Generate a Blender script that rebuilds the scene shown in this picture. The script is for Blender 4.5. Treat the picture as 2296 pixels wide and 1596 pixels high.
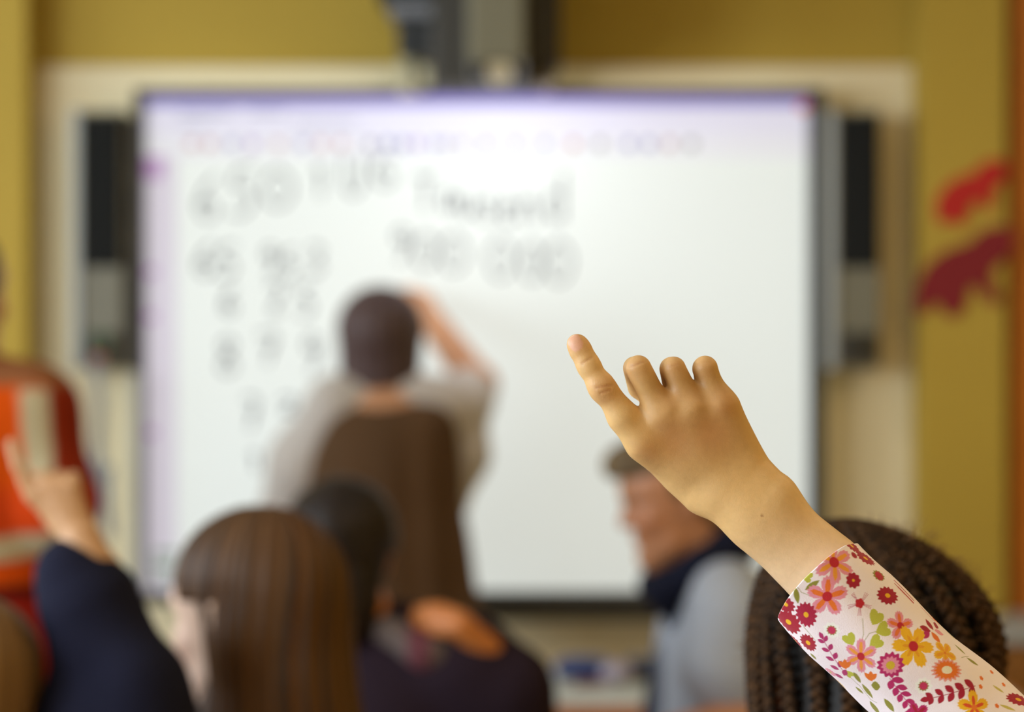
import bpy, bmesh, math
import numpy as np
from mathutils import Vector
C = bpy.context.scene
for o in list(bpy.data.objects): bpy.data.objects.remove(o)
V = lambda *a: np.array(a, float)
PI = math.pi
# ------------------------------------------------------------------ camera, world, light
F = 4900.0                       # focal length in pixels of the 2296 px wide frame
CAMZ = 1.36
cam = bpy.data.cameras.new('camera'); camo = bpy.data.objects.new('camera', cam); C.collection.objects.link(camo)
camo.location = (0, 0, CAMZ); camo.rotation_euler = (PI/2, 0, 0)
cam.sensor_width = 36; cam.lens = 36*F/2296
cam.clip_start = .05; cam.clip_end = 50
cam.dof.use_dof = True; cam.dof.focus_distance = 1.262; cam.dof.aperture_fstop = 3.75
C.camera = camo
C.view_settings.view_transform = 'Standard'; C.view_settings.look = 'None'
C.view_settings.exposure = 0.0; C.view_settings.gamma = 1; C.view_settings.use_curve_mapping = False
w = bpy.data.worlds.new('world'); C.world = w; w.use_nodes = True
w.node_tree.nodes['Background'].inputs[0].default_value = (.75, .85, 1, 1)
w.node_tree.nodes['Background'].inputs[1].default_value = .3
def area(name, loc, direction, sx, sy, power, col, spread=PI):
    l = bpy.data.lights.new(name, 'AREA'); l.shape = 'RECTANGLE'; l.size = sx; l.size_y = sy
    l.energy = power; l.color = col; l.spread = spread
    o = bpy.data.objects.new(name, l); C.collection.objects.link(o); o.location = loc
    o.rotation_euler = Vector(direction).to_track_quat('-Z', 'Y').to_euler()
    return o
DAY = (.80, .91, 1.0); WARM = (1.0, .70, .34)
WIN = [(-1.9, 1.5), (0.0, 1.5), (1.9, 1.5), (3.75, 1.3)]          # windows in the left wall: centre y, width
WINP = [22, 86, 44, 19]
for (y, wd), pw in zip(WIN, WINP):
    area('window_daylight', (-3.16, y, 1.75), (1, 0, -.12), 1.4, wd*.9, pw, DAY)
LAMPS = [(1.7, -.2, 17), (1.7, 2.2, 10), (-1.2, -.4, 3), (-1.2, 2.2, 2)]
for x, y, pw in LAMPS:
    area('ceiling_lamp_light', (x, y, 2.86), (0, 0, -1), 1.2, .3, pw, WARM)
sp = bpy.data.lights.new('projector_beam', 'SPOT'); sp.energy = 8; sp.spot_size = 2.7; sp.spot_blend = .5; sp.shadow_soft_size = .012
spo = bpy.data.objects.new('projector_beam', sp); C.collection.objects.link(spo); spo.location = (-.025, 4.52, 1.932)
spo.rotation_euler = Vector((.03, 1, -.55)).to_track_quat('-Z', 'Y').to_euler(); sp.color = (.92, .92, 1)

# ------------------------------------------------------------------ helpers
def W(px, py, d): return V((px-1148)*d/F, d, CAMZ-(py-798)*d/F)
def lin(r, g, b):
    f = lambda c: (c/255/12.92 if c/255 <= .04045 else ((c/255+.055)/1.055)**2.4)
    return V(f(r), f(g), f(b))
MATS = {}
def mat(name, col=(.5, .5, .5), rough=.6, attr=False, noise=0., nscale=30., bump=0., bscale=200., sss=0., emit=None, estr=1., coat=0., metal=0., spec=.5, sheen=0.):
    if name in MATS: return MATS[name]
    m = bpy.data.materials.new(name); m.use_nodes = True; nt = m.node_tree; b = nt.nodes['Principled BSDF']
    N = nt.nodes.new; L = nt.links.new
    b.inputs['Roughness'].default_value = rough; b.inputs['Metallic'].default_value = metal
    b.inputs['Specular IOR Level'].default_value = spec; b.inputs['Coat Weight'].default_value = coat
    b.inputs['Sheen Weight'].default_value = sheen
    tc = N('ShaderNodeTexCoord')
    if attr:
        a = N('ShaderNodeAttribute'); a.attribute_name = 'Col'; src = a.outputs['Color']
    else:
        a = N('ShaderNodeRGB'); a.outputs[0].default_value = (*col, 1); src = a.outputs[0]
    if noise:
        n = N('ShaderNodeTexNoise'); n.inputs['Scale'].default_value = nscale; n.inputs['Detail'].default_value = 4
        L(tc.outputs['Object'], n.inputs['Vector'])
        mr = N('ShaderNodeMapRange'); mr.inputs['To Min'].default_value = 1-noise; mr.inputs['To Max'].default_value = 1+noise
        L(n.outputs[0], mr.inputs[0])
        mx = N('ShaderNodeVectorMath'); mx.operation = 'SCALE'; L(src, mx.inputs[0]); L(mr.outputs[0], mx.inputs['Scale']); src = mx.outputs[0]
    L(src, b.inputs['Base Color'])
    if bump:
        n = N('ShaderNodeTexNoise'); n.inputs['Scale'].default_value = bscale; n.inputs['Detail'].default_value = 3
        L(tc.outputs['Object'], n.inputs['Vector']); bp = N('ShaderNodeBump'); bp.inputs['Strength'].default_value = bump; bp.inputs['Distance'].default_value = .001
        L(n.outputs[0], bp.inputs['Height']); L(bp.outputs[0], b.inputs['Normal'])
    if sss:
        b.inputs['Subsurface Weight'].default_value = sss; b.inputs['Subsurface Radius'].default_value = (1, .35, .15); b.inputs['Subsurface Scale'].default_value = .006
    if emit is not None:
        b.inputs['Emission Color'].default_value = (*emit, 1); b.inputs['Emission Strength'].default_value = estr
    MATS[name] = m; return m
def tag(o, label, cat, group=None):
    o['label'] = label; o['category'] = cat
    if group: o['group'] = group
    return o
def struct(o): o['kind'] = 'structure'; return o
def mk(name, verts, faces, m, parent=None, base=None, col=None, smooth=True):
    """one mesh object; base = origin of the thing (children share the parent's origin)"""
    if parent is not None: base = V(*parent.get('_b', (0, 0, 0)))
    if base is None: base = V(0, 0, 0)
    verts = np.asarray(verts, float) - base
    me = bpy.data.meshes.new(name)
    faces_list = faces.tolist() if isinstance(faces, np.ndarray) else faces
    me.from_pydata(verts.tolist(), [], faces_list)
    if smooth: me.polygons.foreach_set('use_smooth', [True]*len(me.polygons))
    if col is not None:
        a = me.color_attributes.new('Col', 'FLOAT_COLOR', 'POINT')
        c4 = np.ones((len(verts), 4), np.float32); c4[:, :3] = col; a.data.foreach_set('color', c4.ravel())
    me.materials.append(m); me.update()
    o = bpy.data.objects.new(name, me); C.collection.objects.link(o)
    if parent is not None: o.parent = parent
    else: o.location = base
    o['_b'] = [float(x) for x in base]
    return o
def empty(name, base):
    o = bpy.data.objects.new(name, None); C.collection.objects.link(o); o.location = base; o['_b'] = [float(x) for x in base]; o.empty_display_size = .05
    return o
class MB:
    def __init__(s): s.bm = bmesh.new()
    def box(s, x0, x1, y0, y1, z0, z1, bev=0., seg=2):
        r = bmesh.ops.create_cube(s.bm, size=1); vs = r['verts']
        for v in vs: v.co = Vector(((x0+x1)/2+v.co.x*(x1-x0), (y0+y1)/2+v.co.y*(y1-y0), (z0+z1)/2+v.co.z*(z1-z0)))
        if bev:
            es = list({e for v in vs for e in v.link_edges}); bmesh.ops.bevel(s.bm, geom=es, offset=bev, segments=seg, affect='EDGES', profile=.6)
        return s
    def cyl(s, a, b, r1, r2=None, n=28, bev=0.):
        r2 = r1 if r2 is None else r2; a = Vector(a); b = Vector(b)
        r = bmesh.ops.create_cone(s.bm, cap_ends=True, segments=n, radius1=r1, radius2=r2, depth=(b-a).length)
        q = (b-a).to_track_quat('Z', 'Y')
        for v in r['verts']: v.co = q @ v.co + (a+b)/2
        if bev:
            es = [e for e in {e for v in r['verts'] for e in v.link_edges} if any(len(f.verts) > 4 for f in e.link_faces)]
            bmesh.ops.bevel(s.bm, geom=es, offset=bev, segments=2, affect='EDGES')
        return s
    def obj(s, name, m, parent=None, base=None, smooth=False):
        s.bm.normal_update()
        vs = [tuple(v.co) for v in s.bm.verts]; s.bm.verts.index_update(); fs = [[v.index for v in f.verts] for f in s.bm.faces]
        s.bm.free(); o = mk(name, vs, fs, m, parent, base, smooth=False)
        if smooth:
            for p in o.data.polygons: p.use_smooth = True
            o.data.set_sharp_from_angle(angle=math.radians(35))
        return o
# ---- signed distance modelling
def nrm(v): v = np.asarray(v, float); return v/np.linalg.norm(v)
def cap(a, b, ra, rb=None, n=None, f=1.): return ('c', np.asarray(a, float), np.asarray(b, float), ra, ra if rb is None else rb, None if n is None else nrm(n), f)
def ell(c, rad, R=None): return ('e', np.asarray(c, float), np.asarray(rad, float), np.eye(3) if R is None else R)
def d_prim(p, q):
    if q[0] == 'c':
        _, a, b, ra, rb, n, f = q
        pa = p-a; ba = b-a
        if n is not None:
            pa = pa-np.outer(pa@n, n)*(1-1/f); ba = ba-n*(ba@n)*(1-1/f)
        l2 = max(ba@ba, 1e-12); t = np.clip(pa@ba/l2, 0, 1)
        d = np.linalg.norm(pa-t[:, None]*ba, axis=1)-(ra+(rb-ra)*t)
        return d*(min(f, 1.) if n is not None else 1.)
    _, c, r, R = q
    l = (p-c)@R.T
    k0 = np.linalg.norm(l/r, axis=1); k1 = np.linalg.norm(l/(r*r), axis=1)+1e-12
    return k0*(k0-1)/k1
def smin(a, b, k):
    h = np.maximum(k-np.abs(a-b), 0)/k
    return np.minimum(a, b)-h*h*k*.25
def sdf(prims, k, off=0.):
    def f(p):
        d = None
        for q in prims:
            kk = k
            if isinstance(q[0], tuple): q, kk = q
            e = d_prim(p, q); d = e if d is None else smin(d, e, kk)
        return d-off
    return f
def bounds(prims, m=.01):
    lo = []; hi = []
    for q in prims:
        if isinstance(q[0], tuple): q = q[0]
        if q[0] == 'c':
            r = max(q[3], q[4])*max(q[6], 1)
            lo += [q[1]-r, q[2]-r]; hi += [q[1]+r, q[2]+r]
        else: r = max(q[2]); lo.append(q[1]-r); hi.append(q[1]+r)
    return np.min(lo, 0)-m, np.max(hi, 0)+m
def snet(f, lo, hi, h, proj=2):
    K = 4; H = h*K
    nc = np.maximum(np.ceil((hi-lo)/H).astype(int), 2)+1
    g = [lo[i]+H*np.arange(nc[i]) for i in range(3)]
    P = np.stack(np.meshgrid(*g, indexing='ij'), -1).reshape(-1, 3)
    fc = f(P).reshape(nc)
    nf = (nc-1)*K+1
    near = np.abs(fc) < H*2.1
    idx = [np.minimum((np.arange(nf[i])+K//2)//K, nc[i]-1) for i in range(3)]
    G = fc[np.ix_(*idx)].copy(); M = near[np.ix_(*idx)]
    ii = np.argwhere(M)
    out = np.empty(len(ii)); CH = 400000
    for s in range(0, len(ii), CH): out[s:s+CH] = f(lo+ii[s:s+CH]*h)
    G[M] = out
    S = G < 0
    cnt = np.zeros(nf-1, int)
    for dx in (0, 1):
        for dy in (0, 1):
            for dz in (0, 1): cnt += S[dx:nf[0]-1+dx, dy:nf[1]-1+dy, dz:nf[2]-1+dz]
    act = (cnt > 0) & (cnt < 8)
    cells = np.argwhere(act); vid = -np.ones(nf-1, int); vid[act] = np.arange(len(cells))
    acc = np.zeros((len(cells), 3)); n = np.zeros(len(cells))
    for ax in range(3):
        o1, o2 = [a for a in range(3) if a != ax]
        for u in (0, 1):
            for v in (0, 1):
                a = cells.copy(); a[:, o1] += u; a[:, o2] += v; b = a.copy(); b[:, ax] += 1
                fa = G[a[:, 0], a[:, 1], a[:, 2]]; fb = G[b[:, 0], b[:, 1], b[:, 2]]
                m = (fa < 0) != (fb < 0); t = np.where(m, fa/np.where(m, fa-fb, 1), 0)
                acc += np.where(m[:, None], a+t[:, None]*(b-a), 0); n += m
    vt = lo+acc/n[:, None]*h
    faces = []
    for ax in range(3):
        o1, o2 = (ax+1) % 3, (ax+2) % 3
        sl0 = [slice(None)]*3; sl1 = [slice(None)]*3; sl0[ax] = slice(0, -1); sl1[ax] = slice(1, None)
        e = np.argwhere(S[tuple(sl0)] != S[tuple(sl1)])
        e = e[(e[:, o1] > 0) & (e[:, o2] > 0) & (e[:, o1] < nf[o1]-1) & (e[:, o2] < nf[o2]-1)]
        q = []
        for u, v in ((0, 0), (1, 0), (1, 1), (0, 1)):
            c = e.copy(); c[:, o1] -= u; c[:, o2] -= v; q.append(vid[c[:, 0], c[:, 1], c[:, 2]])
        q = np.stack(q, 1); ins = S[e[:, 0], e[:, 1], e[:, 2]]
        q[~ins] = q[~ins][:, ::-1]; faces.append(q[(q >= 0).all(1)])
    faces = np.concatenate(faces)
    for _ in range(proj):
        d = f(vt); g = np.stack([f(vt+np.eye(3)[i]*h*.3)-f(vt-np.eye(3)[i]*h*.3) for i in range(3)], 1)/(h*.6)
        g2 = (g*g).sum(1)+1e-6; st = -(d/g2)[:, None]*g
        l = np.linalg.norm(st, axis=1); st *= np.minimum(1, h*.6/np.maximum(l, 1e-9))[:, None]
        vt = vt+st
    return vt, faces
def merge(parts):
    vs = []; fs = []; n = 0
    for v, f in parts: vs.append(v); fs.append(f+n); n += len(v)
    return np.concatenate(vs), np.concatenate(fs)
def bodymesh(name, parts, m, colfn, parent=None, base=None):
    """parts: list of (function or prims, k, h[, bounds])"""
    ms = []
    for p in parts:
        prims, k, h = p[:3]; f = sdf(prims, k); lo, hi = bounds(prims)
        if len(p) > 3 and p[3] is not None:
            g = p[3]; f0 = f; f = lambda x, f0=f0, g=g: g(x, f0(x))
        ms.append(snet(f, lo, hi, h))
    v, fc = merge(ms)
    return mk(name, v, fc, m, parent, base, col=colfn(v) if callable(colfn) else np.tile(colfn, (len(v), 1)))
def wob(seed, n=5, lo=20, hi=60):
    r = np.random.RandomState(seed); ks = r.normal(size=(n, 3)); ks = ks/np.linalg.norm(ks, axis=1)[:, None]*r.uniform(lo, hi, (n, 1)); ph = r.uniform(0, 6.28, n)
    return lambda p: np.sin(p@ks.T+ph).mean(1)
def wob1(seed, n, lo, hi):
    r = np.random.RandomState(seed); ks = r.uniform(lo, hi, n); ph = r.uniform(0, 6.28, n)
    return lambda t: np.sin(np.multiply.outer(t, ks)+ph).mean(-1)
def sstep(a, b, x): t = np.clip((x-a)/(b-a), 0, 1); return t*t*(3-2*t)
def mix(a, b, t): t = np.asarray(t)[:, None]; return a*(1-t)+b*t
def frame(fwd, up=(0, 0, 1)):
    """rows: right, forward, up"""
    f = nrm(fwd); r = nrm(np.cross(f, up)); u = np.cross(r, f); return np.stack([r, f, u])
# ---- heads: local axes x right, y forward, z up
def head(c, R, s=1., nose=1.):
    T = lambda x, y, z: c+s*(V(x, y, z)@R)
    E = lambda x, y, z, rad: ell(T(x, y, z), np.array(rad)*s, R)
    P = [(E(0, -.012, .028, (.072, .092, .078)), .01), (E(0, .03, -.03, (.056, .056, .075)), .03), (E(0, .036, .036, (.056, .052, .044)), .03), (E(0, -.03, -.03, (.05, .055, .05)), .03),
         (cap(T(-.035, .035, -.075), T(0, .065, -.095), .018*s, .016*s), .03), (cap(T(.035, .035, -.075), T(0, .065, -.095), .018*s, .016*s), .03),
         (cap(T(0, .084, .008), T(0, .100*nose, -.024), .006*s, .0095*s), .012), (cap(T(-.010, .090, -.027), T(.010, .090, -.027), .006*s), .008),
         (cap(T(-.042, .070, .022), T(-.012, .084, .020), .008*s, .008*s), .014), (cap(T(.042, .070, .022), T(.012, .084, .020), .008*s, .008*s), .014),
         (E(-.034, .062, -.025, (.022, .018, .02)), .02), (E(.034, .062, -.025, (.022, .018, .02)), .02),
         (E(0, .083, -.050, (.020, .009, .0055)), .006), (E(0, .081, -.060, (.017, .009, .006)), .006),
         (E(0, .076, -.088, (.014, .011, .012)), .015)]
    for sx in (-1, 1):
        P += [(cap(T(sx*.071, -.002, .012), T(sx*.077, -.018, .016), .006*s, .005*s), .006), (cap(T(sx*.077, -.018, .016), T(sx*.078, -.020, -.004), .005*s), .006),
              (cap(T(sx*.078, -.020, -.004), T(sx*.070, -.002, -.028), .005*s, .006*s), .006), (cap(T(sx*.071, -.004, .005), T(sx*.072, -.006, -.018), .007*s), .006)]
    return P, T
def head_colour(p, col, c, R, s, skin):
    l = ((p-c)@R.T)/s
    lips = np.exp(-((l[:, 0]/.02)**4+((l[:, 2]+.055)/.009)**4))*(l[:, 1] > .07)
    col = mix(col, skin*V(.9, .55, .5), lips*.6)
    chk = np.exp(-(((np.abs(l[:, 0])-.036)/.02)**2+((l[:, 2]+.028)/.02)**2))*(l[:, 1] > .04)
    col = mix(col, skin*V(1.05, .72, .66), chk*.5)
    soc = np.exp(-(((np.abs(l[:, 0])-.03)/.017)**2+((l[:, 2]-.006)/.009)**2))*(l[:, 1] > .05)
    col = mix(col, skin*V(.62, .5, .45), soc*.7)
    brow = np.exp(-(((np.abs(l[:, 0])-.03)/.02)**4+((l[:, 2]-.024)/.004)**2))*(l[:, 1] > .05)
    return mix(col, skin*V(.3, .22, .18), brow*.7)
def eyes(T, parent, R):
    for sx in (-1, 1):
        c = T(sx*.030, .0715, .004)
        bm = bmesh.new(); bmesh.ops.create_uvsphere(bm, u_segments=20, v_segments=14, radius=.0112)
        vs = np.array([v.co[:] for v in bm.verts]); fs = [[v.index for v in f.verts] for f in bm.faces]; bm.free()
        vv = vs@R
        d = nrm(R[1]); cs = vv@d/.0118
        col = np.where((cs > .94)[:, None], V(.01, .01, .01), np.where((cs > .84)[:, None], V(.12, .07, .03), V(.42, .40, .38)))
        mk('eye', vv+c, fs, mat('eye', attr=True, rough=.15), parent, col=col)
# ---- hands. local axes: rows U (across, towards thumb), D (wrist -> knuckles), Nn (out of the back of the hand); unit mm
def hand_curled(wr, U, D, Nn, s=1., curl=.6, spread=.05, thumb=.5):
    M = np.stack([nrm(U), nrm(D), nrm(Nn)]); T = lambda x, y, z: wr+s*.001*(V(x, y, z)@M)
    P = [cap(T(0, -4, 0), T(0, 14, 0), .020*s, .022*s, n=M[2], f=.7)]
    ks = [(22, 60, 3), (8, 64, 5), (-6, 61, 4), (-19, 54, 2)]; ln = [(32, 20, 17), (36, 23, 18), (33, 21, 17), (26, 16, 15)]; rr = [7.6, 7.8, 7.3, 6.5]
    for i, (k, l, r) in enumerate(zip(ks, ln, rr)):
        P.append((cap(T(k[0]*.5, 8, 0), T(*k), .012*s, .0102*s), .012))
        a = 0; p = V(*k); sp_ = (1.5-i)*spread
        for j, (L_, add) in enumerate(zip(l, (curl*.8, curl*1.3, curl*.9))):
            a += add*(1+.08*i); q = p+L_*V(math.sin(sp_), math.cos(a)*math.cos(sp_), -math.sin(a))
            P.append((cap(T(*p), T(*q), (r-.3*j)*.001*s, (r-.5-.4*j)*.001*s), .004)); p = q
    t0 = V(14, 12, -6); t1 = V(31, 34, -14); t2 = t1+28*nrm(V(.55-thumb, 1, -.4-thumb*.6)); t3 = t2+22*nrm(V(.1-thumb, 1, -.5-thumb*.6))
    P += [(cap(T(*t0), T(*t1), .013*s, .0105*s), .014), (cap(T(*t1), T(*t2), .0098*s, .0088*s), .005), (cap(T(*t2), T(*t3), .0088*s, .0068*s), .004)]
    return P
# pointing hand, drawn in the frame's pixels at the distance of the raised hand (x, y down, depth in mm behind the hand plane)
MM = 1.27/F
# joints of the pointing hand: x, y, depth (mm) of both ends, both radii, blend (mm), flattened
HP = [(1301,786,-1,1293,771,-1,24.4,22.1,1,0),
      (1320,820,-2,1300,779,-1,23.5,22.5,3,0),
      (1350,872,-3,1318,817,-2,27.5,24.6,4,0),
      (1399,932,0,1349,866,-3,29.4,29.3,4,0),
      (1438,990,2,1397,938,0,33.5,29.5,8,0),
      (1482,926,0,1431,825,-2,30.1,28.8,4,0),
      (1424,825,4,1440,870,27,26.4,27.1,2,0),
      (1446,872,27,1478,925,24,22.9,20.1,2,0),
      (1548,915,1,1511,826,0,30.9,26.7,4,0),
      (1507,827,5,1520,877,28,27.2,24.3,2,0),
      (1522,877,28,1548,930,24,22.5,20.0,2,0),
      (1608,905,4,1582,826,3,24.1,28.8,4,0),
      (1580,824,8,1588,868,27,24.0,21.0,2,0),
      (1588,868,27,1604,915,24,21.0,19.0,2,0),
      (1648,1100,6,1448,988,3,46.0,28.1,13,0),
      (1662,1097,5,1490,935,2,42.3,34.5,13,0),
      (1669,1088,5,1550,925,2,36.9,34.2,13,0),
      (1687,1056,8,1619,921,5,45.0,43.9,13,0),
      (1563,1029,14,1620,1078,12,55.1,49.5,16,0),
      (1491,1013,13,1528,1045,14,46.1,39.4,16,0),
      (1582,1107,16,1506,1038,24,51.3,35.9,12,0),
      (1503,1037,26,1485,980,38,30.4,30.0,8,0),
      (1485,980,38,1520,945,42,29.0,23.0,5,0),
      (1721,1156,5,1651,1102,5,62.4,48.1,14,1),
      (1665,1134,8,1624,1110,8,43.1,40.2,14,0),
      (1738,1109,2,1722,1098,3,35.5,29,12,0),
      (1850,1283,5,1721,1167,6,92.0,80.4,14,1),
      (1880,1312,5,1850,1285,5,86.0,78.7,5,0)]
def hand_point(T, s=1., fist=False):
    rows = list(HP)
    if fist:                                # folded at the knuckle row instead of half way up the fingers
        for i, (x, y) in zip((5, 8, 11), ((1484, 925), (1548, 912), (1608, 902))):
            rows[i] = (x, y, 2, x-10, y-22, 32, 31, 29, 5, 0); rows[i+1] = (x-10, y-22, 32, x+12, y+30, 42, 28, 25, 3, 0); rows[i+2] = (x+12, y+30, 42, x+30, y+62, 28, 24, 21, 3, 0)
    return [(cap(T(*q[:3]), T(*q[3:6]), q[6]*MM*s, q[7]*MM*s, n=V(0, 1, 0) if q[9] else None, f=.85 if q[9] else 1.), q[8]*.001*s) for q in rows]

# ------------------------------------------------------------------ the room
def px(x, d): return (x-1148)*d/F
def pz(y, d): return CAMZ-(y-798)*d/F
YW = 5.10
yellow = mat('yellow_wall_paint', lin(188, 158, 58), .75, noise=.05, nscale=3, bump=.15, bscale=60)
beige = mat('beige_panel', lin(242, 228, 188), .7, noise=.04, nscale=4)
white = mat('white_paint', (.7, .69, .65), .7); lino = mat('floor_lino', lin(130, 105, 80), .5, noise=.12, nscale=6)
def sbox(name, *a, m=yellow, bev=0.): return struct(MB().box(*a, bev=bev).obj(name, m))
sbox('floor', -3.2, 3.2, -3, YW, -.1, 0, m=lino); sbox('ceiling', -3.2, 3.2, -3, YW, 3, 3.1, m=white)
sbox('wall_front', -3.2, 3.2, YW, YW+.12, 0, 3); sbox('wall_right', 3.2, 3.3, -3, YW, 0, 3); sbox('wall_back', -3.2, 3.2, -3.12, -3, 0, 3)
mb = MB(); mb.box(-3.3, -3.2, -3, YW, 0, .95); mb.box(-3.3, -3.2, -3, YW, 2.55, 3)
ed = [-3]+[e for y, wd in WIN for e in (y-wd/2, y+wd/2)]+[YW]
for a, b in zip(ed[::2], ed[1::2]): mb.box(-3.3, -3.2, a, b, .95, 2.55)
struct(mb.obj('wall_left', yellow))
for i, (y, wd) in enumerate(WIN):
    e = struct(empty('window_%d' % (i+1), (-3.25, y, .95)))
    m = MB(); m.box(-3.29, -3.21, y-wd/2, y-wd/2+.05, .95, 2.55); m.box(-3.29, -3.21, y+wd/2-.05, y+wd/2, .95, 2.55); m.box(-3.29, -3.21, y-wd/2, y+wd/2, .95, 1.0); m.box(-3.29, -3.21, y-wd/2, y+wd/2, 2.5, 2.55); m.box(-3.28, -3.22, y-.02, y+.02, 1, 2.5)
    m.obj('window_frame', white, e)
    MB().box(-3.262, -3.256, y-wd/2+.05, y+wd/2-.05, 1, 2.5).obj('pane', mat('daylight_pane', (.6, .7, .8), .1, emit=(.8, .9, 1), estr=2.5), e)
sbox('trim_1', px(84, YW-.01), px(2046, YW-.01), YW-.012, YW, .25, pz(148, YW-.01), m=beige, bev=.003)
sbox('trim_2', -3.2, px(60, 4.99), 4.99, YW, 0, 3, bev=.006); sbox('trim_3', px(2062, 4.99), px(2258, 4.99), 4.99, YW, 0, 3, bev=.006)
sbox('trim_4', px(2268, 5.05), px(2268, 5.05)+.12, 5.04, YW, 0, 2.4, m=mat('orange_wood', lin(205, 120, 30), .5, noise=.15, nscale=12), bev=.004)
# ceiling lamps
for i, (x, y, pw) in enumerate(LAMPS):
    if x < 0: continue
    e = empty('ceiling_light', (x, y, 3)); tag(e, ['long warm ceiling light at the back of the room', 'long warm ceiling light nearer the whiteboard'][i % 2], 'light', 'ceiling lights')
    m = MB(); m.box(x-.64, x+.64, y-.19, y+.19, 2.93, 3.0, bev=.01); m.obj('housing', white, e)
    MB().box(x-.6, x+.6, y-.15, y+.15, 2.9, 2.93, bev=.004).obj('diffuser', mat('lamp_diffuser', (.8, .7, .5), .4, emit=WARM, estr=3), e)

# ------------------------------------------------------------------ interactive whiteboard
D0 = 5.0
bx = lambda x: px(x, D0); bz = lambda y: pz(y, D0)
wb = empty('interactive_whiteboard', (bx(1070), D0+.05, bz(1345)))
tag(wb, 'large white interactive whiteboard in a dark frame with handwritten numbers, mounted on the front wall', 'whiteboard')
blk = mat('dark_frame', lin(52, 50, 42), .45, noise=.05); gr = mat('grey_plastic', lin(120, 117, 100), .5); lgr = mat('light_grey_plastic', lin(172, 176, 172), .45)
mb = MB(); mb.box(bx(303), bx(326), D0-.022, D0+.03, bz(1352), bz(200), .005); mb.box(bx(1812), bx(1848), D0-.022, D0+.03, bz(1352), bz(200), .005)
mb.box(bx(303), bx(1848), D0-.022, D0+.03, bz(216), bz(200), .005); mb.box(bx(303), bx(1848), D0-.022, D0+.03, bz(1352), bz(1324), .005)
mb.obj('frame', blk, wb)
mb = MB(); mb.box(bx(1020), bx(1800), D0-.085, D0-.02, bz(1382), bz(1338), .008); mb.box(bx(1020), bx(1800), D0-.09, D0-.08, bz(1372), bz(1330), .003)
mb.obj('pen_tray', blk, wb)
BS = .56
def scr(name, c, st=BS): return mat('screen_'+name, c*.5, .5, emit=tuple(c), estr=st, spec=.3)  # emission stands in for the projected light falling on the board
screen = MB().box(bx(322), bx(1816), D0, D0+.02, bz(1328), bz(212)).obj('screen', scr('white', lin(240, 246, 241)), wb)
def flat(name, rects, c, y=D0-.001, parent=screen):
    for x0, y0, x1, y1 in rects: o = MB().box(bx(x0), bx(x1), y, y+.0015, bz(y1), bz(y0)).obj(name, scr(name+'%.3f' % c[0], c), parent)
    return o
flat('title_bar', [(326, 216, 1812, 238)], lin(150, 140, 215))
flat('menu_bar', [(326, 238, 1812, 300)], lin(232, 230, 246))
flat('tool_bar', [(326, 300, 1812, 352)], lin(236, 236, 242))
flat('side_palette', [(326, 352, 396, 1326)], lin(222, 216, 228))
flat('menu_text', [(400, 248, 520, 256), (560, 248, 640, 256), (660, 272, 800, 279), (400, 274, 470, 280)], lin(170, 170, 190), D0-.002)
flat('close_button', [(1790, 230, 1810, 250)], lin(220, 100, 80), D0-.003)
flat('palette_button', [(326, 352, 366, 400), (328, 600, 350, 620), (328, 700, 350, 720), (328, 960, 350, 980)], lin(190, 150, 200), D0-.002)
flat('corner_button', [(345, 1235, 400, 1250), (345, 1262, 385, 1280), (345, 1290, 400, 1302)], lin(140, 165, 140), D0-.002)
ICO = [(430, 200, 150, 150), (470, 200, 160, 150), (520, 150, 150, 200), (565, 170, 130, 200), (625, 205, 170, 170), (680, 150, 170, 210), (720, 200, 170, 170), (765, 200, 175, 175), (830, 120, 110, 150), (870, 80, 90, 170), (905, 110, 110, 180), (935, 170, 110, 160), (975, 150, 150, 150), (1000, 160, 150, 165), (1035, 160, 140, 160), (1090, 120, 110, 140), (1155, 140, 140, 150), (1220, 150, 145, 160), (1285, 190, 120, 90), (1345, 130, 130, 120), (1410, 110, 100, 110), (1455, 110, 120, 180), (1500, 180, 130, 130), (1550, 130, 130, 180)]
for x, r, g, b in ICO: flat('tool_icon', [(x-9, 314, x+9, 332)], lin(r, g, b), D0-.002)
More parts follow.
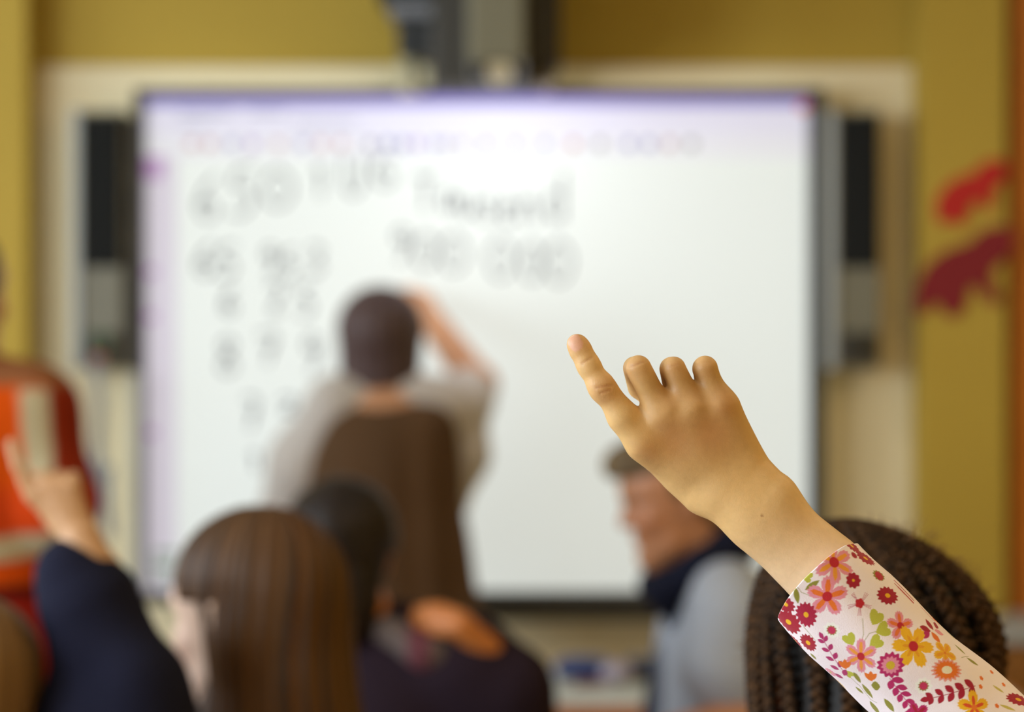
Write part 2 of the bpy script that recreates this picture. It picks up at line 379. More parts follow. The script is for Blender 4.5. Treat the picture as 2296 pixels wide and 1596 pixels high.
# handwriting as strokes
GL = {'0': [[(.5, 0), (.15, .2), (.05, .5), (.2, .85), (.5, 1), (.8, .85), (.95, .5), (.85, .2), (.5, 0)]],
      '1': [[(.2, .3), (.6, 0), (.55, 1)]], '2': [[(.1, .2), (.5, 0), (.85, .25), (.6, .6), (.1, 1), (.9, .95)]],
      '4': [[(.5, 0), (.05, .6), (.9, .55)], [(.7, .3), (.6, 1)]], '3': [[(.1, .1), (.6, 0), (.8, .25), (.4, .48), (.85, .7), (.5, 1), (.05, .9)]],
      '5': [[(.85, 0), (.25, .05), (.15, .45), (.6, .4), (.85, .7), (.5, 1), (.05, .92)]],
      '6': [[(.75, 0), (.25, .35), (.1, .75), (.45, 1), (.8, .8), (.6, .5), (.15, .65)]],
      '7': [[(.1, .05), (.9, 0), (.4, 1)], [(.3, .5), (.75, .45)]], '8': [[(.5, .48), (.15, .25), (.5, 0), (.85, .22), (.5, .48), (.1, .78), (.5, 1), (.9, .75), (.5, .48)]],
      '9': [[(.85, .2), (.5, 0), (.15, .25), (.45, .5), (.85, .2), (.75, .7), (.4, 1)]],
      'T': [[(0, .05), (1, 0)], [(.5, .02), (.45, 1)]], 'a': [[(.85, .45), (.4, .4), (.1, .75), (.45, 1), (.8, .7), (.85, .45), (.9, 1)]],
      'u': [[(.1, .42), (.15, .9), (.5, 1), (.8, .75), (.85, .42), (.9, 1)]], 's': [[(.8, .45), (.3, .42), (.3, .65), (.75, .75), (.6, 1), (.1, .95)]],
      'e': [[(.15, .72), (.85, .65), (.5, .4), (.1, .72), (.45, 1), (.9, .88)]], 'n': [[(.1, .42), (.12, 1)], [(.12, .6), (.5, .4), (.8, .6), (.85, 1)]],
      'd': [[(.85, 0), (.85, 1)], [(.85, .5), (.4, .4), (.1, .72), (.45, 1), (.85, .85)]],
      'U': [[(.1, 0), (.15, .8), (.5, 1), (.85, .8), (.9, 0)]], 'G': [[(.85, .1), (.4, 0), (.08, .5), (.4, 1), (.85, .85), (.85, .55), (.5, .55)]], '.': [[(.4, .9), (.6, 1)]]}
WR = [('6', 435, 395, 65, 100), ('5', 510, 375, 70, 110), ('0', 585, 380, 75, 85), ('1', 700, 365, 35, 75), ('U', 765, 350, 55, 90), ('G', 830, 350, 60, 70),
      ('T', 930, 395, 50, 75), ('a', 985, 395, 40, 80), ('u', 1030, 400, 40, 85), ('s', 1075, 405, 40, 90), ('e', 1115, 405, 45, 95), ('n', 1165, 405, 45, 95), ('d', 1215, 385, 55, 110),
      ('9', 875, 510, 50, 75), ('0', 925, 525, 60, 75), ('0', 985, 525, 65, 85), ('0', 1090, 535, 65, 90), ('0', 1165, 545, 55, 85), ('0', 1220, 540, 65, 95),
      ('6', 435, 545, 55, 75), ('5', 485, 550, 50, 75), ('9', 585, 550, 40, 70), ('5', 630, 560, 40, 65), ('3', 690, 550, 40, 65),
      ('6', 495, 645, 40, 60), ('2', 600, 630, 40, 70), ('5', 670, 640, 35, 70), ('8', 485, 755, 50, 85), ('7', 575, 745, 55, 70), ('9', 675, 750, 50, 85),
      ('7', 545, 890, 40, 70), ('2', 625, 890, 45, 35), ('1', 560, 1010, 25, 45)]
hw = []
def stroke_mesh(pts, w_, y0, t):
    vs = []; fs = []; n = len(pts); pts = [V(*p) for p in pts]
    for i, p in enumerate(pts):
        d = nrm(pts[min(i+1, n-1)]-pts[max(i-1, 0)]); q = V(-d[1], d[0])*w_/2
        for s_, yy in ((1, y0), (-1, y0), (-1, y0+t), (1, y0+t)): r_ = p+s_*q; vs.append((r_[0], yy, r_[1]))
    for i in range(n-1):
        for k in range(4): a = i*4+k; b = i*4+(k+1) % 4; fs.append([a, b, b+4, a+4])
    fs += [[3, 2, 1, 0], [4*n-4, 4*n-3, 4*n-2, 4*n-1]]
    return np.array(vs), fs
def smooth_line(pts, it=2):
    for _ in range(it):
        q = [pts[0]]
        for a, b in zip(pts[:-1], pts[1:]): q += [(.75*a[0]+.25*b[0], .75*a[1]+.25*b[1]), (.25*a[0]+.75*b[0], .25*a[1]+.75*b[1])]
        pts = q+[pts[-1]]
    return pts
ink = scr('ink', lin(112, 115, 118), .5)
for g, x, y, w_, h_ in WR:
    av = []; af = []; n = 0
    for st in GL[g]:
        v, f = stroke_mesh([(bx(x+u*w_), bz(y+t*h_)) for u, t in smooth_line(st)], .0075, D0-.0022, .0015)
        av.append(v); af += [[i+n for i in q] for q in f]; n += len(v)
    mk('handwritten_character', np.concatenate(av), af, ink, screen, smooth=False)
# loudspeakers
def speaker(x0, x1, xs0, xs1, label, knob):
    e = empty('loudspeaker', (bx((x0+x1)/2), 5.05, bz(828))); tag(e, label, 'speaker', 'loudspeakers beside the whiteboard')
    MB().box(bx(x0), bx(x1), 4.955, 5.088, bz(826), bz(252), .006).obj('housing', gr, e)
    MB().box(bx(xs0), bx(xs1), 4.945, 5.088, bz(828), bz(250), .004).obj('side_strip', lgr, e)
    MB().box(bx(x0+6), bx(x1-5), 4.943, 4.957, bz(600), bz(262), .006).obj('grille', mat('black_grille', lin(34, 35, 34), .9, spec=.1, bump=.5, bscale=400), e)
    p = MB().box(bx(x0+10), bx(x1-10), 4.947, 4.957, bz(815), bz(745), .006).obj('control_panel', mat('dark_panel', lin(50, 48, 42), .5), e)
    cx = (x0+x1)/2
    MB().cyl((bx(cx), 4.95, bz(770)), (bx(cx), 4.93, bz(770)), .022, .019, bev=.002).obj('knob', blk, p, smooth=True)
    if knob:
        bm = bmesh.new(); vs = []; fs = []
        for i in range(32):
            for j in range(8):
                a = i/32*2*PI; b = j/8*2*PI; r = .020+.002*math.cos(b); vs.append((bx(cx)+r*math.cos(a), 4.93+.002*math.sin(b), bz(770)+r*math.sin(a)))
                fs.append([i*8+j, i*8+(j+1) % 8, ((i+1) % 32)*8+(j+1) % 8, ((i+1) % 32)*8+j])
        mk('indicator_ring', vs, fs, mat('green_ring', lin(80, 130, 40), .4), p)
    return e
speaker(188, 285, 170, 190, 'tall grey loudspeaker with black grille and green-ringed knob, left of the whiteboard', True)
speaker(1868, 1968, 1848, 1868, 'tall grey loudspeaker with black grille, right of the whiteboard beside the red cut-outs', False)
# bracket between left speaker and board, pale pole down the board's left edge
m = MB(); m.box(bx(287), bx(302), 5.0, 5.088, bz(830), bz(262), .004); m.box(bx(287), bx(302), 4.985, 5.0, bz(420), bz(375), .003); m.box(bx(287), bx(302), 4.985, 5.0, bz(555), bz(515), .003)
tag(m.obj('mounting_bracket', mat('brown_metal', lin(92, 82, 62), .5), base=V(bx(294), 5.05, bz(830))), 'brown mounting rail between the left loudspeaker and the whiteboard frame', 'bracket')
m = MB(); m.box(bx(306), bx(321), 4.945, 4.974, bz(1345), bz(835), .004)
tag(m.obj('cable_duct', lgr, base=V(bx(313), 4.97, bz(1345))), 'pale grey cable duct down the left edge of the whiteboard', 'cable duct')
# lanyard on the left speaker
ly = empty('lanyard', (bx(235), 4.93, bz(800))); tag(ly, 'blue-grey lanyard hanging from the left loudspeaker knob', 'lanyard')
def ribbon(name, pts, w_, m, parent, t=.0015, d=None):
    n = len(pts); vs = []; fs = []
    for i, p in enumerate(pts):
        p = V(*p); a = V(*pts[max(i-1, 0)]); b = V(*pts[min(i+1, n-1)]); tg = nrm(b-a)
        tw = .5*math.sin(i*.55+len(name)); side = nrm(np.cross(tg, V(math.sin(tw), math.cos(tw), 0))); nn = np.cross(tg, side)
        for s_, u in ((1, 1), (-1, 1), (-1, -1), (1, -1)): vs.append(p+side*s_*w_/2+nn*u*t/2)
    for i in range(n-1):
        for k in range(4): a = i*4+k; b = i*4+(k+1) % 4; fs.append([a, b, b+4, a+4])
    fs += [[3, 2, 1, 0], [4*n-4, 4*n-3, 4*n-2, 4*n-1]]
    return mk(name, vs, fs, m, parent)
def spl(pts, n=24):
    P = [V(*p) for p in pts]; out = []
    P = [2*P[0]-P[1]]+P+[2*P[-1]-P[-2]]
    for i in range(1, len(P)-2):
        for j in range(n):
            t = j/n; a, b, c, d = P[i-1:i+3]
            out.append(.5*((2*b)+(-a+c)*t+(2*a-5*b+4*c-d)*t*t+(-a+3*b-3*c+d)*t**3))
    out.append(P[-2]); return out
lm = mat('blue_grey_ribbon', lin(108, 116, 135), .7); lm2 = mat('grey_ribbon', lin(150, 150, 140), .7)
ribbon('strap', spl([(bx(228), 4.925, bz(800)), (bx(236), 4.925, bz(900)), (bx(232), 4.925, bz(1010)), (bx(222), 4.925, bz(1120))], 8), .022, lm, ly)
ribbon('strap', spl([(bx(240), 4.915, bz(800)), (bx(238), 4.915, bz(930)), (bx(243), 4.915, bz(1050)), (bx(262), 4.915, bz(1200))], 8), .016, lm2, ly)
ribbon('strap', spl([(bx(262), 4.91, bz(1040)), (bx(258), 4.91, bz(1110)), (bx(266), 4.91, bz(1190))], 8), .014, lm, ly)
MB().box(bx(224), bx(247), 4.915, 4.93, bz(812), bz(792), .002).obj('clip', mat('red_clip', lin(170, 60, 45), .4), ly)

# ------------------------------------------------------------------ projector mount above the board
PD = 4.85
qx = lambda x: px(x, PD); qz = lambda y: pz(y, PD)
pm = empty('projector_mount', (qx(1105), 5.08, qz(205))); tag(pm, 'dark projector mount with a grey projector body above the middle of the whiteboard', 'projector')
dk = mat('dark_brown_metal', lin(66, 62, 55), .5, noise=.05); gk = mat('olive_grey_cover', lin(122, 118, 96), .5); bk = mat('blue_grey_box', lin(128, 130, 136), .45); bd = mat('black_box', lin(38, 42, 46), .5)
m = MB(); m.box(qx(965), qx(1240), PD, 4.972, qz(201), 2.52, .012); m.box(qx(985), qx(1220), 4.96, 5.088, bz(196), 2.50, .005); m.obj('column', dk, pm)
m = MB(); m.box(px(1048, 4.42), px(1178, 4.42), 4.42, PD-.001, pz(138, 4.42), 2.40, .012, 3); m.obj('projector_body', gk, pm)
m = MB(); m.box(qx(1178), qx(1258), PD-.012, PD+.16, qz(150), 2.50, .01); m.obj('side_panel', dk, pm)
m = MB(); m.box(qx(872), qx(970), PD+.0, PD+.18, qz(38), qz(2), .008); m.obj('cable_box', bk, pm)
m = MB(); m.box(qx(845), qx(970), PD-.01, PD+.19, qz(-2), qz(-60), .008); m.box(qx(890), qx(972), PD+.02, PD+.2, qz(118), qz(36), .008); m.obj('power_unit', bd, pm)
m = MB(); m.cyl((qx(912), PD+.12, qz(196)), (qx(912), PD+.12, qz(118)), .022, bev=.004); m.obj('hook', mat('cream_plastic', lin(190, 182, 145), .5), pm, smooth=True)
MB().box(px(1060, 4.6), px(1166, 4.6), 4.48, 4.64, 1.940, 1.958, .001).obj('beam_blocker', mat('matt_black', (.008, .008, .008), .9, spec=.1), pm)  # added black plate that stops the beam's upward rays
m = MB(); m.cyl((px(1120, 4.45), 4.435, pz(160, 4.45)), (px(1120, 4.45), 4.475, pz(160, 4.45)), .024, .028, bev=.004); m.obj('lens_mirror', mat('pale_knob', lin(205, 192, 160), .35), pm, smooth=True)
m = MB(); m.cyl((qx(1222), PD-.02, qz(186)), (qx(1222), PD+.02, qz(186)), .020, .022, bev=.004); m.obj('knob', mat('brown_knob', lin(125, 112, 90), .4), pm, smooth=True)

# ------------------------------------------------------------------ animal cut-outs on the pilaster
def cutout(pts, c, label):
    d = 4.985; P = [V(px(x, d), pz(y, d)) for x, y in pts]; n = len(P)
    q = smooth_line([tuple(p) for p in P]+[tuple(P[0])], 2)[:-1]; n = len(q)
    vs = [(a, d-.002, b) for a, b in q]+[(a, d+.004, b) for a, b in q]
    fs = [list(range(n)), list(range(2*n-1, n-1, -1))]+[[i, (i+1) % n, n+(i+1) % n, n+i][::-1] for i in range(n)]
    o = mk('animal_cutout', vs, fs, mat('paper_'+label[:9], c, .6), base=V(P[0][0], d, min(p[1] for p in P)), smooth=False)
    return tag(o, label, 'wall decoration', 'red animal cut-outs')
cutout([(2101, 487), (2097, 451), (2121, 415), (2150, 396), (2186, 388), (2197, 368), (2225, 356), (2258, 362), (2258, 396), (2238, 416), (2222, 436), (2228, 468), (2208, 470), (2191, 446), (2176, 461), (2166, 496), (2146, 508), (2130, 494), (2108, 503)], lin(190, 24, 20), 'smaller bright red animal cut-out on the yellow wall, upper of the two')
cutout([(2053, 702), (2054, 642), (2078, 592), (2120, 560), (2182, 541), (2192, 520), (2226, 507), (2270, 507), (2276, 541), (2262, 577), (2232, 594), (2218, 617), (2228, 647), (2250, 674), (2221, 688), (2196, 650), (2181, 637), (2168, 652), (2168, 687), (2141, 714), (2119, 709), (2104, 675), (2089, 684), (2074, 706)], lin(130, 12, 28), 'larger dark red animal cut-out on the yellow wall, lower of the two')

# ------------------------------------------------------------------ low cabinet at right edge
cb = empty('low_cabinet', (px(2300, 4.9), 4.9, 0)); tag(cb, 'brown low cabinet with pale top by the front wall at the far right', 'cabinet')
m = MB(); m.box(px(2232, 4.8), px(2232, 4.8)+.8, 4.78, 5.035, 0.0, pz(1446, 4.75), .006); m.obj('body', mat('brown_wood', lin(150, 100, 45), .5, noise=.15, nscale=8), cb)
m = MB(); m.box(px(2226, 4.75), px(2226, 4.75)+.83, 4.76, 5.04, pz(1446, 4.75), pz(1405, 4.75), .006); m.obj('top', mat('pale_top', lin(176, 182, 185), .4), cb)
for k in range(2):
    x = px(2232, 4.8)+.02+.39*k
    dr = MB().box(x, x+.37, 4.765, 4.78, .05, pz(1452, 4.75), .004).obj('door', mat('brown_wood'), cb); MB().box(x+.32, x+.335, 4.745, 4.765, .5, .62, .003).obj('handle', lgr, dr)

# ------------------------------------------------------------------ desk with things
TZ = .66
tb = empty('desk', (px(1400, 4.1), 4.1, 0)); tag(tb, 'white-topped desk with orange wooden edge in front of the whiteboard', 'desk')
y0, y1 = 3.98, 4.50; x0, x1 = -.06, .95
TZ = pz(1583, y0)
MB().box(x0+.004, x1-.004, y0+.004, y1-.004, TZ-.022, TZ, .002).obj('top', mat('white_laminate', lin(205, 208, 196), .35), tb)
m = MB(); m.box(x0-.008, x1+.008, y0-.010, y0+.004, TZ-.034, TZ+.001, .004); m.box(x0-.008, x0+.004, y0, y1+.008, TZ-.034, TZ+.001, .003); m.box(x1-.004, x1+.008, y0, y1+.008, TZ-.034, TZ+.001, .003); m.box(x0, x1, y1-.004, y1+.008, TZ-.034, TZ+.001, .003)
m.obj('edge', mat('orange_edge', lin(190, 105, 30), .4), tb)
for x in (x0+.04, x1-.04):
    for y in (y0+.04, y1-.04): MB().cyl((x, y, 0), (x, y, TZ-.02), .017).obj('leg', gr, tb, smooth=True)
def case(name, a, b, d, w_, h_, c, label, cat, z=TZ):
    xa = px(a, d); xb = px(b, d); pr = []
    o_ = ell(V((xa+xb)/2, d, z+h_/2), ((xb-xa)/2, w_/2, h_/2))
    wv = wob(len(label), 5, 60, 150)
    f = lambda p: (lambda q: ((np.abs(q[:, 0])**3+np.abs(q[:, 1])**3+np.abs(q[:, 2])**3)**(1/3.)-1)*min(w_, h_)/2)((p-V((xa+xb)/2, d, z+h_/2))/V((xb-xa)/2, w_/2, h_/2))+wv(p)*.0015
    v, fc = snet(f, V(xa-.01, d-w_/2-.01, z-.01), V(xb+.01, d+w_/2+.01, z+h_+.01), .004)
    v[:, 2] = np.maximum(v[:, 2], z+.0005)
    o = mk(name, v, fc, mat(name+label[:5], c, .6, noise=.2, nscale=30), base=V((xa+xb)/2, d, z)); tag(o, label, cat)
    zp = MB().box(xa+.02, xb-.02, d-.003, d+.003, z+h_-.002, z+h_+.002, .001).obj('zip', lgr, o)
    return o
case('pencil_case', 1244, 1372, 4.33, .07, .042, lin(42, 58, 110), 'blue pencil case lying on the white desk beside the dark-clothed child', 'pencil case')
case('pencil_case', 1395, 1492, 4.33, .08, .042, lin(36, 40, 62), 'dark navy pencil case lying on the white desk next to the boy in grey', 'pencil case')
v, f = snet(lambda p: np.linalg.norm((p-V(px(1382, 4.30), 4.27, TZ+.02))/V(.035, .03, .02), axis=1)*.02-.02+wob(5, 6, 80, 220)(p)*.004, V(px(1382, 4.3)-.06, 4.2, TZ-.005), V(px(1382, 4.3)+.06, 4.34, TZ+.06), .003)
v[:, 2] = np.maximum(v[:, 2], TZ+.0005)
tag(mk('crumpled_tissue', v, f, mat('tissue', lin(175, 165, 180), .8), base=V(px(1382, 4.3), 4.27, TZ)), 'crumpled pale tissue between the two pencil cases on the desk', 'tissue')
tag(MB().cyl((px(1290, 4.2), 4.21, TZ+.006), (px(1360, 4.2), 4.23, TZ+.006), .005).obj('marker_pen', mat('dark_red', lin(120, 30, 40), .4), base=V(px(1320, 4.2), 4.22, TZ), smooth=True), 'dark red pen lying in front of the blue pencil case', 'pen')

# ------------------------------------------------------------------ people
SK = lin(222, 176, 138)
skin = mat('skin', attr=True, rough=.5, noise=.09, nscale=260, sss=.10, bump=.15, bscale=1100)
skinf = mat('skin_far', attr=True, rough=.5)
hairm = mat('hair', attr=True, rough=.55, spec=.3)
cloth = mat('cloth', attr=True, rough=.9, spec=.15)
def seated(sl, sr, fwd, hipz, w_=1., chest=.085):
    sl, sr = np.array(sl), np.array(sr); m = (sl+sr)/2; f = nrm(V(fwd[0], fwd[1], 0)); r = V(f[1], -f[0], 0); u = V(0, 0, 1)
    half = .5*np.linalg.norm(sl-sr); hip = V(m[0], m[1], hipz)-.02*f; R = np.stack([r, f, u]); hh = m[2]-hipz
    T = [(cap(sl*.85+m*.15, sr*.85+m*.15, .042*w_), .03), (ell(m+V(0, 0, -.26*hh), (half*.98, chest*w_, .30*hh), R), .06), (ell(m+V(0, 0, -.62*hh), (half*.86, chest*.95*w_, .30*hh), R), .06), (ell(hip, (half*.95, chest*1.15*w_, .11), R), .06)]
    L = [(ell(hip-V(0, 0, .01), (half*.98, chest*1.2*w_, .10), R), .03)]
    for s_ in (-1, 1):
        h0 = hip+r*s_*.075-V(0, 0, .04); kn = h0+f*.34+r*s_*.02; an = V(kn[0], kn[1], .07)+f*.02
        L += [(cap(h0, kn, .072, .052), .03), (cap(kn, an, .050, .036), .02), (cap(an+V(0, 0, -.025), an+f*.13+V(0, 0, -.035), .034, .03), .02)]
    return T, L, hip, f, r
def trousers(L, p, c): return bodymesh('trousers', [(L, .03, .009)], cloth, c, p)
def skincol(sk, c=None, R=None, s=1., extra=None):
    def g(p):
        col = np.tile(sk, (len(p), 1)); col = col*(1+.05*wob(3, 6, 30, 90)(p))[:, None]
        if c is not None: col = head_colour(p, col, c, R, s, sk)
        return col
    return g
def hair_shell(hc, R, s, name, parent, prims, cut, colfn, groove, h=.004, m=None):
    """hair volume: prims smooth-joined, minus the face region given by cut(local) > 0, with strand grooves"""
    f0 = sdf(prims, .03)
    def f(p):
        l = ((p-hc)@R.T)/s
        d = f0(p)+groove(l, p)
        return np.maximum(d, cut(l)*s)
    lo, hi = bounds(prims, .012); v, fc = snet(f, lo, hi, h)
    return mk(name, v, fc, m or hairm, parent, col=colfn(((v-hc)@R.T)/s, v))
def strands(parent, name, curves, r, colour, m=None, sides=5):
    vs = []; fs = []; cs = []; n0 = 0; rs = np.random.RandomState(7)
    for P in curves:
        P = np.array(P); n = len(P); T = np.gradient(P, axis=0); T /= np.linalg.norm(T, axis=1)[:, None]+1e-9
        ref = V(.3, .9, .2); A = np.cross(T, ref); A /= np.linalg.norm(A, axis=1)[:, None]+1e-9; B = np.cross(T, A)
        rad = r*(1-.8*np.linspace(0, 1, n)**4)*np.minimum(1, .3+np.linspace(0, 1, n)*8)
        a = np.arange(sides)/sides*2*PI
        ring = P[:, None]+rad[:, None, None]*(np.cos(a)[None, :, None]*A[:, None]+np.sin(a)[None, :, None]*B[:, None])
        vs.append(ring.reshape(-1, 3)); k = colour*(rs.uniform(.6, 1.5)); cs.append(np.tile(k, (n*sides, 1)))
        i = np.arange(n-1)[:, None]*sides; j = np.arange(sides)[None]; jn = (j+1) % sides
        fs.append(np.stack([i+j, i+jn, i+sides+jn, i+sides+j], -1).reshape(-1, 4)+n0); n0 += n*sides
    return mk(name, np.concatenate(vs), np.concatenate(fs), m or hairm, parent, col=np.concatenate(cs))

# ---- 1. child in the foreground: raised right arm with floral sleeve
def TF(x, y, d): p = W(x, y, 1.27); p[1] += d*.001; return p
def fg_child():
    base = V(px(1850, 1.2), 1.15, 0)
    wr = (1700, 1138, 6); el = TF(2315, 1760, 0); shR = W(2350, 2650, 1.18); shL = W(1290, 2700, 1.18)
    arm = hand_point(TF)+[(cap(el, TF(1900, 1340, 4), .031, .0215), .008)]
    nail_c = TF(1289, 768, -8.0); wl = [(TF(1304, 815, -9), TF(1326, 800, -9), .0009), (TF(1336, 868, -11), TF(1372, 862, -11), .0010), (TF(1345, 880, -11), TF(1368, 872, -11), .0008),
          (TF(1410, 822, -9), TF(1446, 809, -9), .0007), (TF(1494, 822, -8), TF(1524, 814, -8), .0007), (TF(1570, 812, -6), TF(1596, 808, -6), .0006)]
    kn = [TF(1352, 872, -10), TF(1500, 905, -8), TF(1556, 905, -8), TF(1612, 900, -4)]
    valley = [(TF(1500, 985, -8), 62, .0018), (TF(1585, 955, -8), 55, .0016), (TF(1640, 1060, -8), 60, .0018), (TF(1605, 1118, -8), 60, .0010)]
    def det(p, d):
        for a, b, A in wl:
            ba = b-a; t = np.clip((p-a)@ba/(ba@ba), 0, 1); q = (p-a-t[:, None]*ba)*V(1, .25, 1); r_ = np.linalg.norm(q, axis=1)
            d = d+.00038*np.exp(-(r_/A)**2)
        for c_, w_, A in valley:
            q = (p-c_)*V(1, .6, 1); d = d+A*.55*np.exp(-(np.linalg.norm(q, axis=1)/(w_*MM))**2)
        for c_ in kn[1:]:
            d = d-.0010*np.exp(-(np.linalg.norm((p-c_)*V(1, .5, 1), axis=1)/.0055)**2)
        l = (p-nail_c); ax = nrm(V(-.52, 0, .86)); sd = nrm(V(.86, 0, .52)); u = l@ax; v_ = l@sd
        k = sstep(1.12, .98, np.abs(u/.0050)**3+np.abs(v_/.0040)**3)*(p[:, 1] < TF(0, 0, -3)[1])
        return d-.00022*k
    R = frame((.05, 1, 0)); hc = V((shL[0]+shR[0])/2, 1.17, .985)
    H, T = head(hc, R, .95)
    TT, LL, hip, f, r = seated(shL, shR, (0, 1), .46)
    wrL = V(shL[0]-.02, 1.43, .70); elL = V(shL[0]-.05, 1.22, .67)
    body = H+[(cap(hc-V(0, .02, .06), V(hc[0], 1.17, .86), .045, .048), .02)]+TT+[(cap(shR, el, .038, .032), .03), (cap(shL, elL, .038, .030), .02), (cap(elL, wrL, .030, .022), .02)]+hand_curled(wrL+V(0, .02, 0), (1, 0, 0), (0, 1, -.1), (0, .1, 1), .8, .3)
    def col(p):
        c = np.tile(lin(228, 184, 126), (len(p), 1))
        c = c*(1+.05*wob(11, 8, 40, 160)(p))[:, None]
        b0 = lin(230, 186, 128); hand_shade = lin(186, 140, 82)/b0
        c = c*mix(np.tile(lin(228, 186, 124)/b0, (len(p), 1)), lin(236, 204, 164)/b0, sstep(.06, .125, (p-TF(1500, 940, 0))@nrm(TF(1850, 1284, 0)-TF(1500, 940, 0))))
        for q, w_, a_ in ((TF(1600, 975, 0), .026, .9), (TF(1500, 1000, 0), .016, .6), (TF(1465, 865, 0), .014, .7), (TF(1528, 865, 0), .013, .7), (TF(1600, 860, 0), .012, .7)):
            c = c*mix(np.ones((len(p), 3)), hand_shade, a_*np.exp(-(np.linalg.norm((p-q)*V(1, .3, 1), axis=1)/w_)**2))  # shade painted into the skin on the hand's back and folded fingers
        red = np.zeros(len(p))
        for q, w_, a in [(TF(1295, 772, -4), .012, .35), (kn[0], .010, .45), (kn[1], .012, .25), (kn[2], .012, .25), (TF(1618, 908, -6), .010, .5), (TF(1427, 822, -6), .009, .3), (TF(1509, 822, -6), .009, .3), (TF(1580, 820, -6), .009, .3), (TF(1455, 1010, -8), .010, .35),
                         (TF(1505, 975, -10), .016, .4), (TF(1590, 965, -8), .016, .4)]:
            red = np.maximum(red, a*np.exp(-(np.linalg.norm(p-q, axis=1)/w_)**2))
        c = mix(c, lin(186, 104, 62), red*.75)
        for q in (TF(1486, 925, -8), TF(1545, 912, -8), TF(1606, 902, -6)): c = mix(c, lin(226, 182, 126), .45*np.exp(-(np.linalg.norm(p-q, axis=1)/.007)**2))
        l = (p-nail_c); ax = nrm(V(-.52, 0, .86)); sd = nrm(V(.86, 0, .52)); u = l@ax; v_ = l@sd
        k = sstep(1.15, .95, np.abs(u/.0050)**3+np.abs(v_/.0040)**3)*(p[:, 1] < TF(0, 0, -3)[1])
        c = mix(c, mix(np.tile(lin(228, 170, 145), (len(p), 1)), lin(240, 225, 210), sstep(.0035, .0046, u)), k*.75)
        for a, b, A in wl:
            ba = b-a; t = np.clip((p-a)@ba/(ba@ba), 0, 1); q = (p-a-t[:, None]*ba)*V(1, .25, 1)
            c = mix(c, lin(170, 105, 60), .45*np.exp(-(np.linalg.norm(q, axis=1)/(A*.8))**2))
        mole = np.linalg.norm((p-TF(1702, 1152, 0))*V(1, 0, 1), axis=1)
        c = mix(c, lin(150, 100, 60), .7*sstep(.0011, .0006, mole)*(p[:, 1] < 1.27))
        return head_colour(p, c, hc, R, .95, lin(222, 172, 120))
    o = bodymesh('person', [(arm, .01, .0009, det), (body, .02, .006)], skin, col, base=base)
    tag(o, 'person in the foreground raising a hand with one finger pointing, white floral sleeve', 'person')
    eyes(T, o, R); trousers(LL, o, lin(50, 60, 90))
    hl = wob1(21, 9, 20, 90)
    hair_shell(hc, R, .95, 'hair', o, [(ell(hc+V(0, -.012, .035), (.080, .098, .084)), .02), (ell(hc+V(0, -.045, -.05), (.072, .055, .09)), .03)], lambda l: np.minimum(l[:, 1]-.045, .045-l[:, 2]), lambda l, v: np.tile(lin(110, 75, 45), (len(l), 1))*(1+.4*hl(np.arctan2(l[:, 0], l[:, 1])))[:, None], lambda l, p: .002*hl(np.arctan2(l[:, 0], l[:, 1])*2), .005)
    def shirtcol(p):
        c = np.tile(lin(238, 222, 218), (len(p), 1)); g = wob(4, 6, 90, 200)(p); g2 = wob(9, 6, 90, 200)(p)
        c = mix(c, lin(180, 30, 70), sstep(.28, .34, g)); return mix(c, lin(240, 165, 40), sstep(.3, .36, g2))
    shirt = [q if not isinstance(q[0], tuple) else q for q in TT]+[(cap(shR, el+V(0, 0, -.0), .044, .036), .03), (cap(shL, elL, .043, .037), .03), (cap(elL, elL*.2+wrL*.8, .036, .030), .02)]
    f0 = sdf(shirt, .03, .008); wv = wob(8, 6, 20, 70); lo, hi = bounds(shirt, .03); v, fc = snet(lambda p: f0(p)+.003*wv(p), lo, hi, .006)
    mk('shirt', v, fc, cloth, o, col=shirtcol(v))
    # ---- sleeve: a real tube with hem and a printed cotton pattern laid out in cloth millimetres
    ctr = [(1835, 1307), (1905, 1378), (1976, 1446), (2060, 1524), (2140, 1598), (2225, 1672), (2330, 1775)]
    r1 = [.0322, .0332, .0328, .0325, .0335, .0345, .0370]; r2 = [.031, .031, .031, .032, .034, .036, .039]
    NS, NT = 620, 470
    cp = np.array([TF(x, y, 0) for x, y in ctr]); seg = np.r_[0, np.cumsum(np.linalg.norm(np.diff(cp, axis=0), axis=1))]; L_ = seg[-1]
    dense = np.array(spl([tuple(c) for c in cp], 60)); ds_ = np.r_[0, np.cumsum(np.linalg.norm(np.diff(dense, axis=0), axis=1))]
    S = np.linspace(0, ds_[-1], NS); cen = np.stack([np.interp(S, ds_, dense[:, i]) for i in range(3)], 1)
    tan = np.gradient(cen, axis=0); tan /= np.linalg.norm(tan, axis=1)[:, None]
    yv = V(0, -1, 0); N1 = np.cross(tan, yv); N1 /= np.linalg.norm(N1, axis=1)[:, None]
    if N1[0, 2] < 0: N1 = -N1
    R1 = np.interp(S, seg, r1); R2 = np.interp(S, seg, r2); th = np.linspace(-PI, PI, NT, endpoint=False)
    SS, TH = np.meshgrid(S, th, indexing='ij')
    wr_ = .0007*np.sin(TH*5+SS*60)*np.exp(-((SS-.10)/.07)**2)+.0006*np.sin(TH*3-SS*95+1)+.0005*np.sin(TH*9+SS*30)*np.exp(-SS/.02)
    wr_ += .0016*np.exp(-((TH-.15-2.2*(SS-.05))/.30)**2)*np.exp(-((SS-.06)/.035)**2)-.0014*np.exp(-((TH+.55-1.5*(SS-.05))/.22)**2)*np.exp(-((SS-.055)/.04)**2)
    sagg = 1+.0*SS
    A1 = (R1[:, None]+wr_); A2 = (R2[:, None]+wr_)
    bow = (.0125*np.cos(TH)-.004*np.maximum(0, -np.sin(TH))*0)*np.exp(-SS/.03)
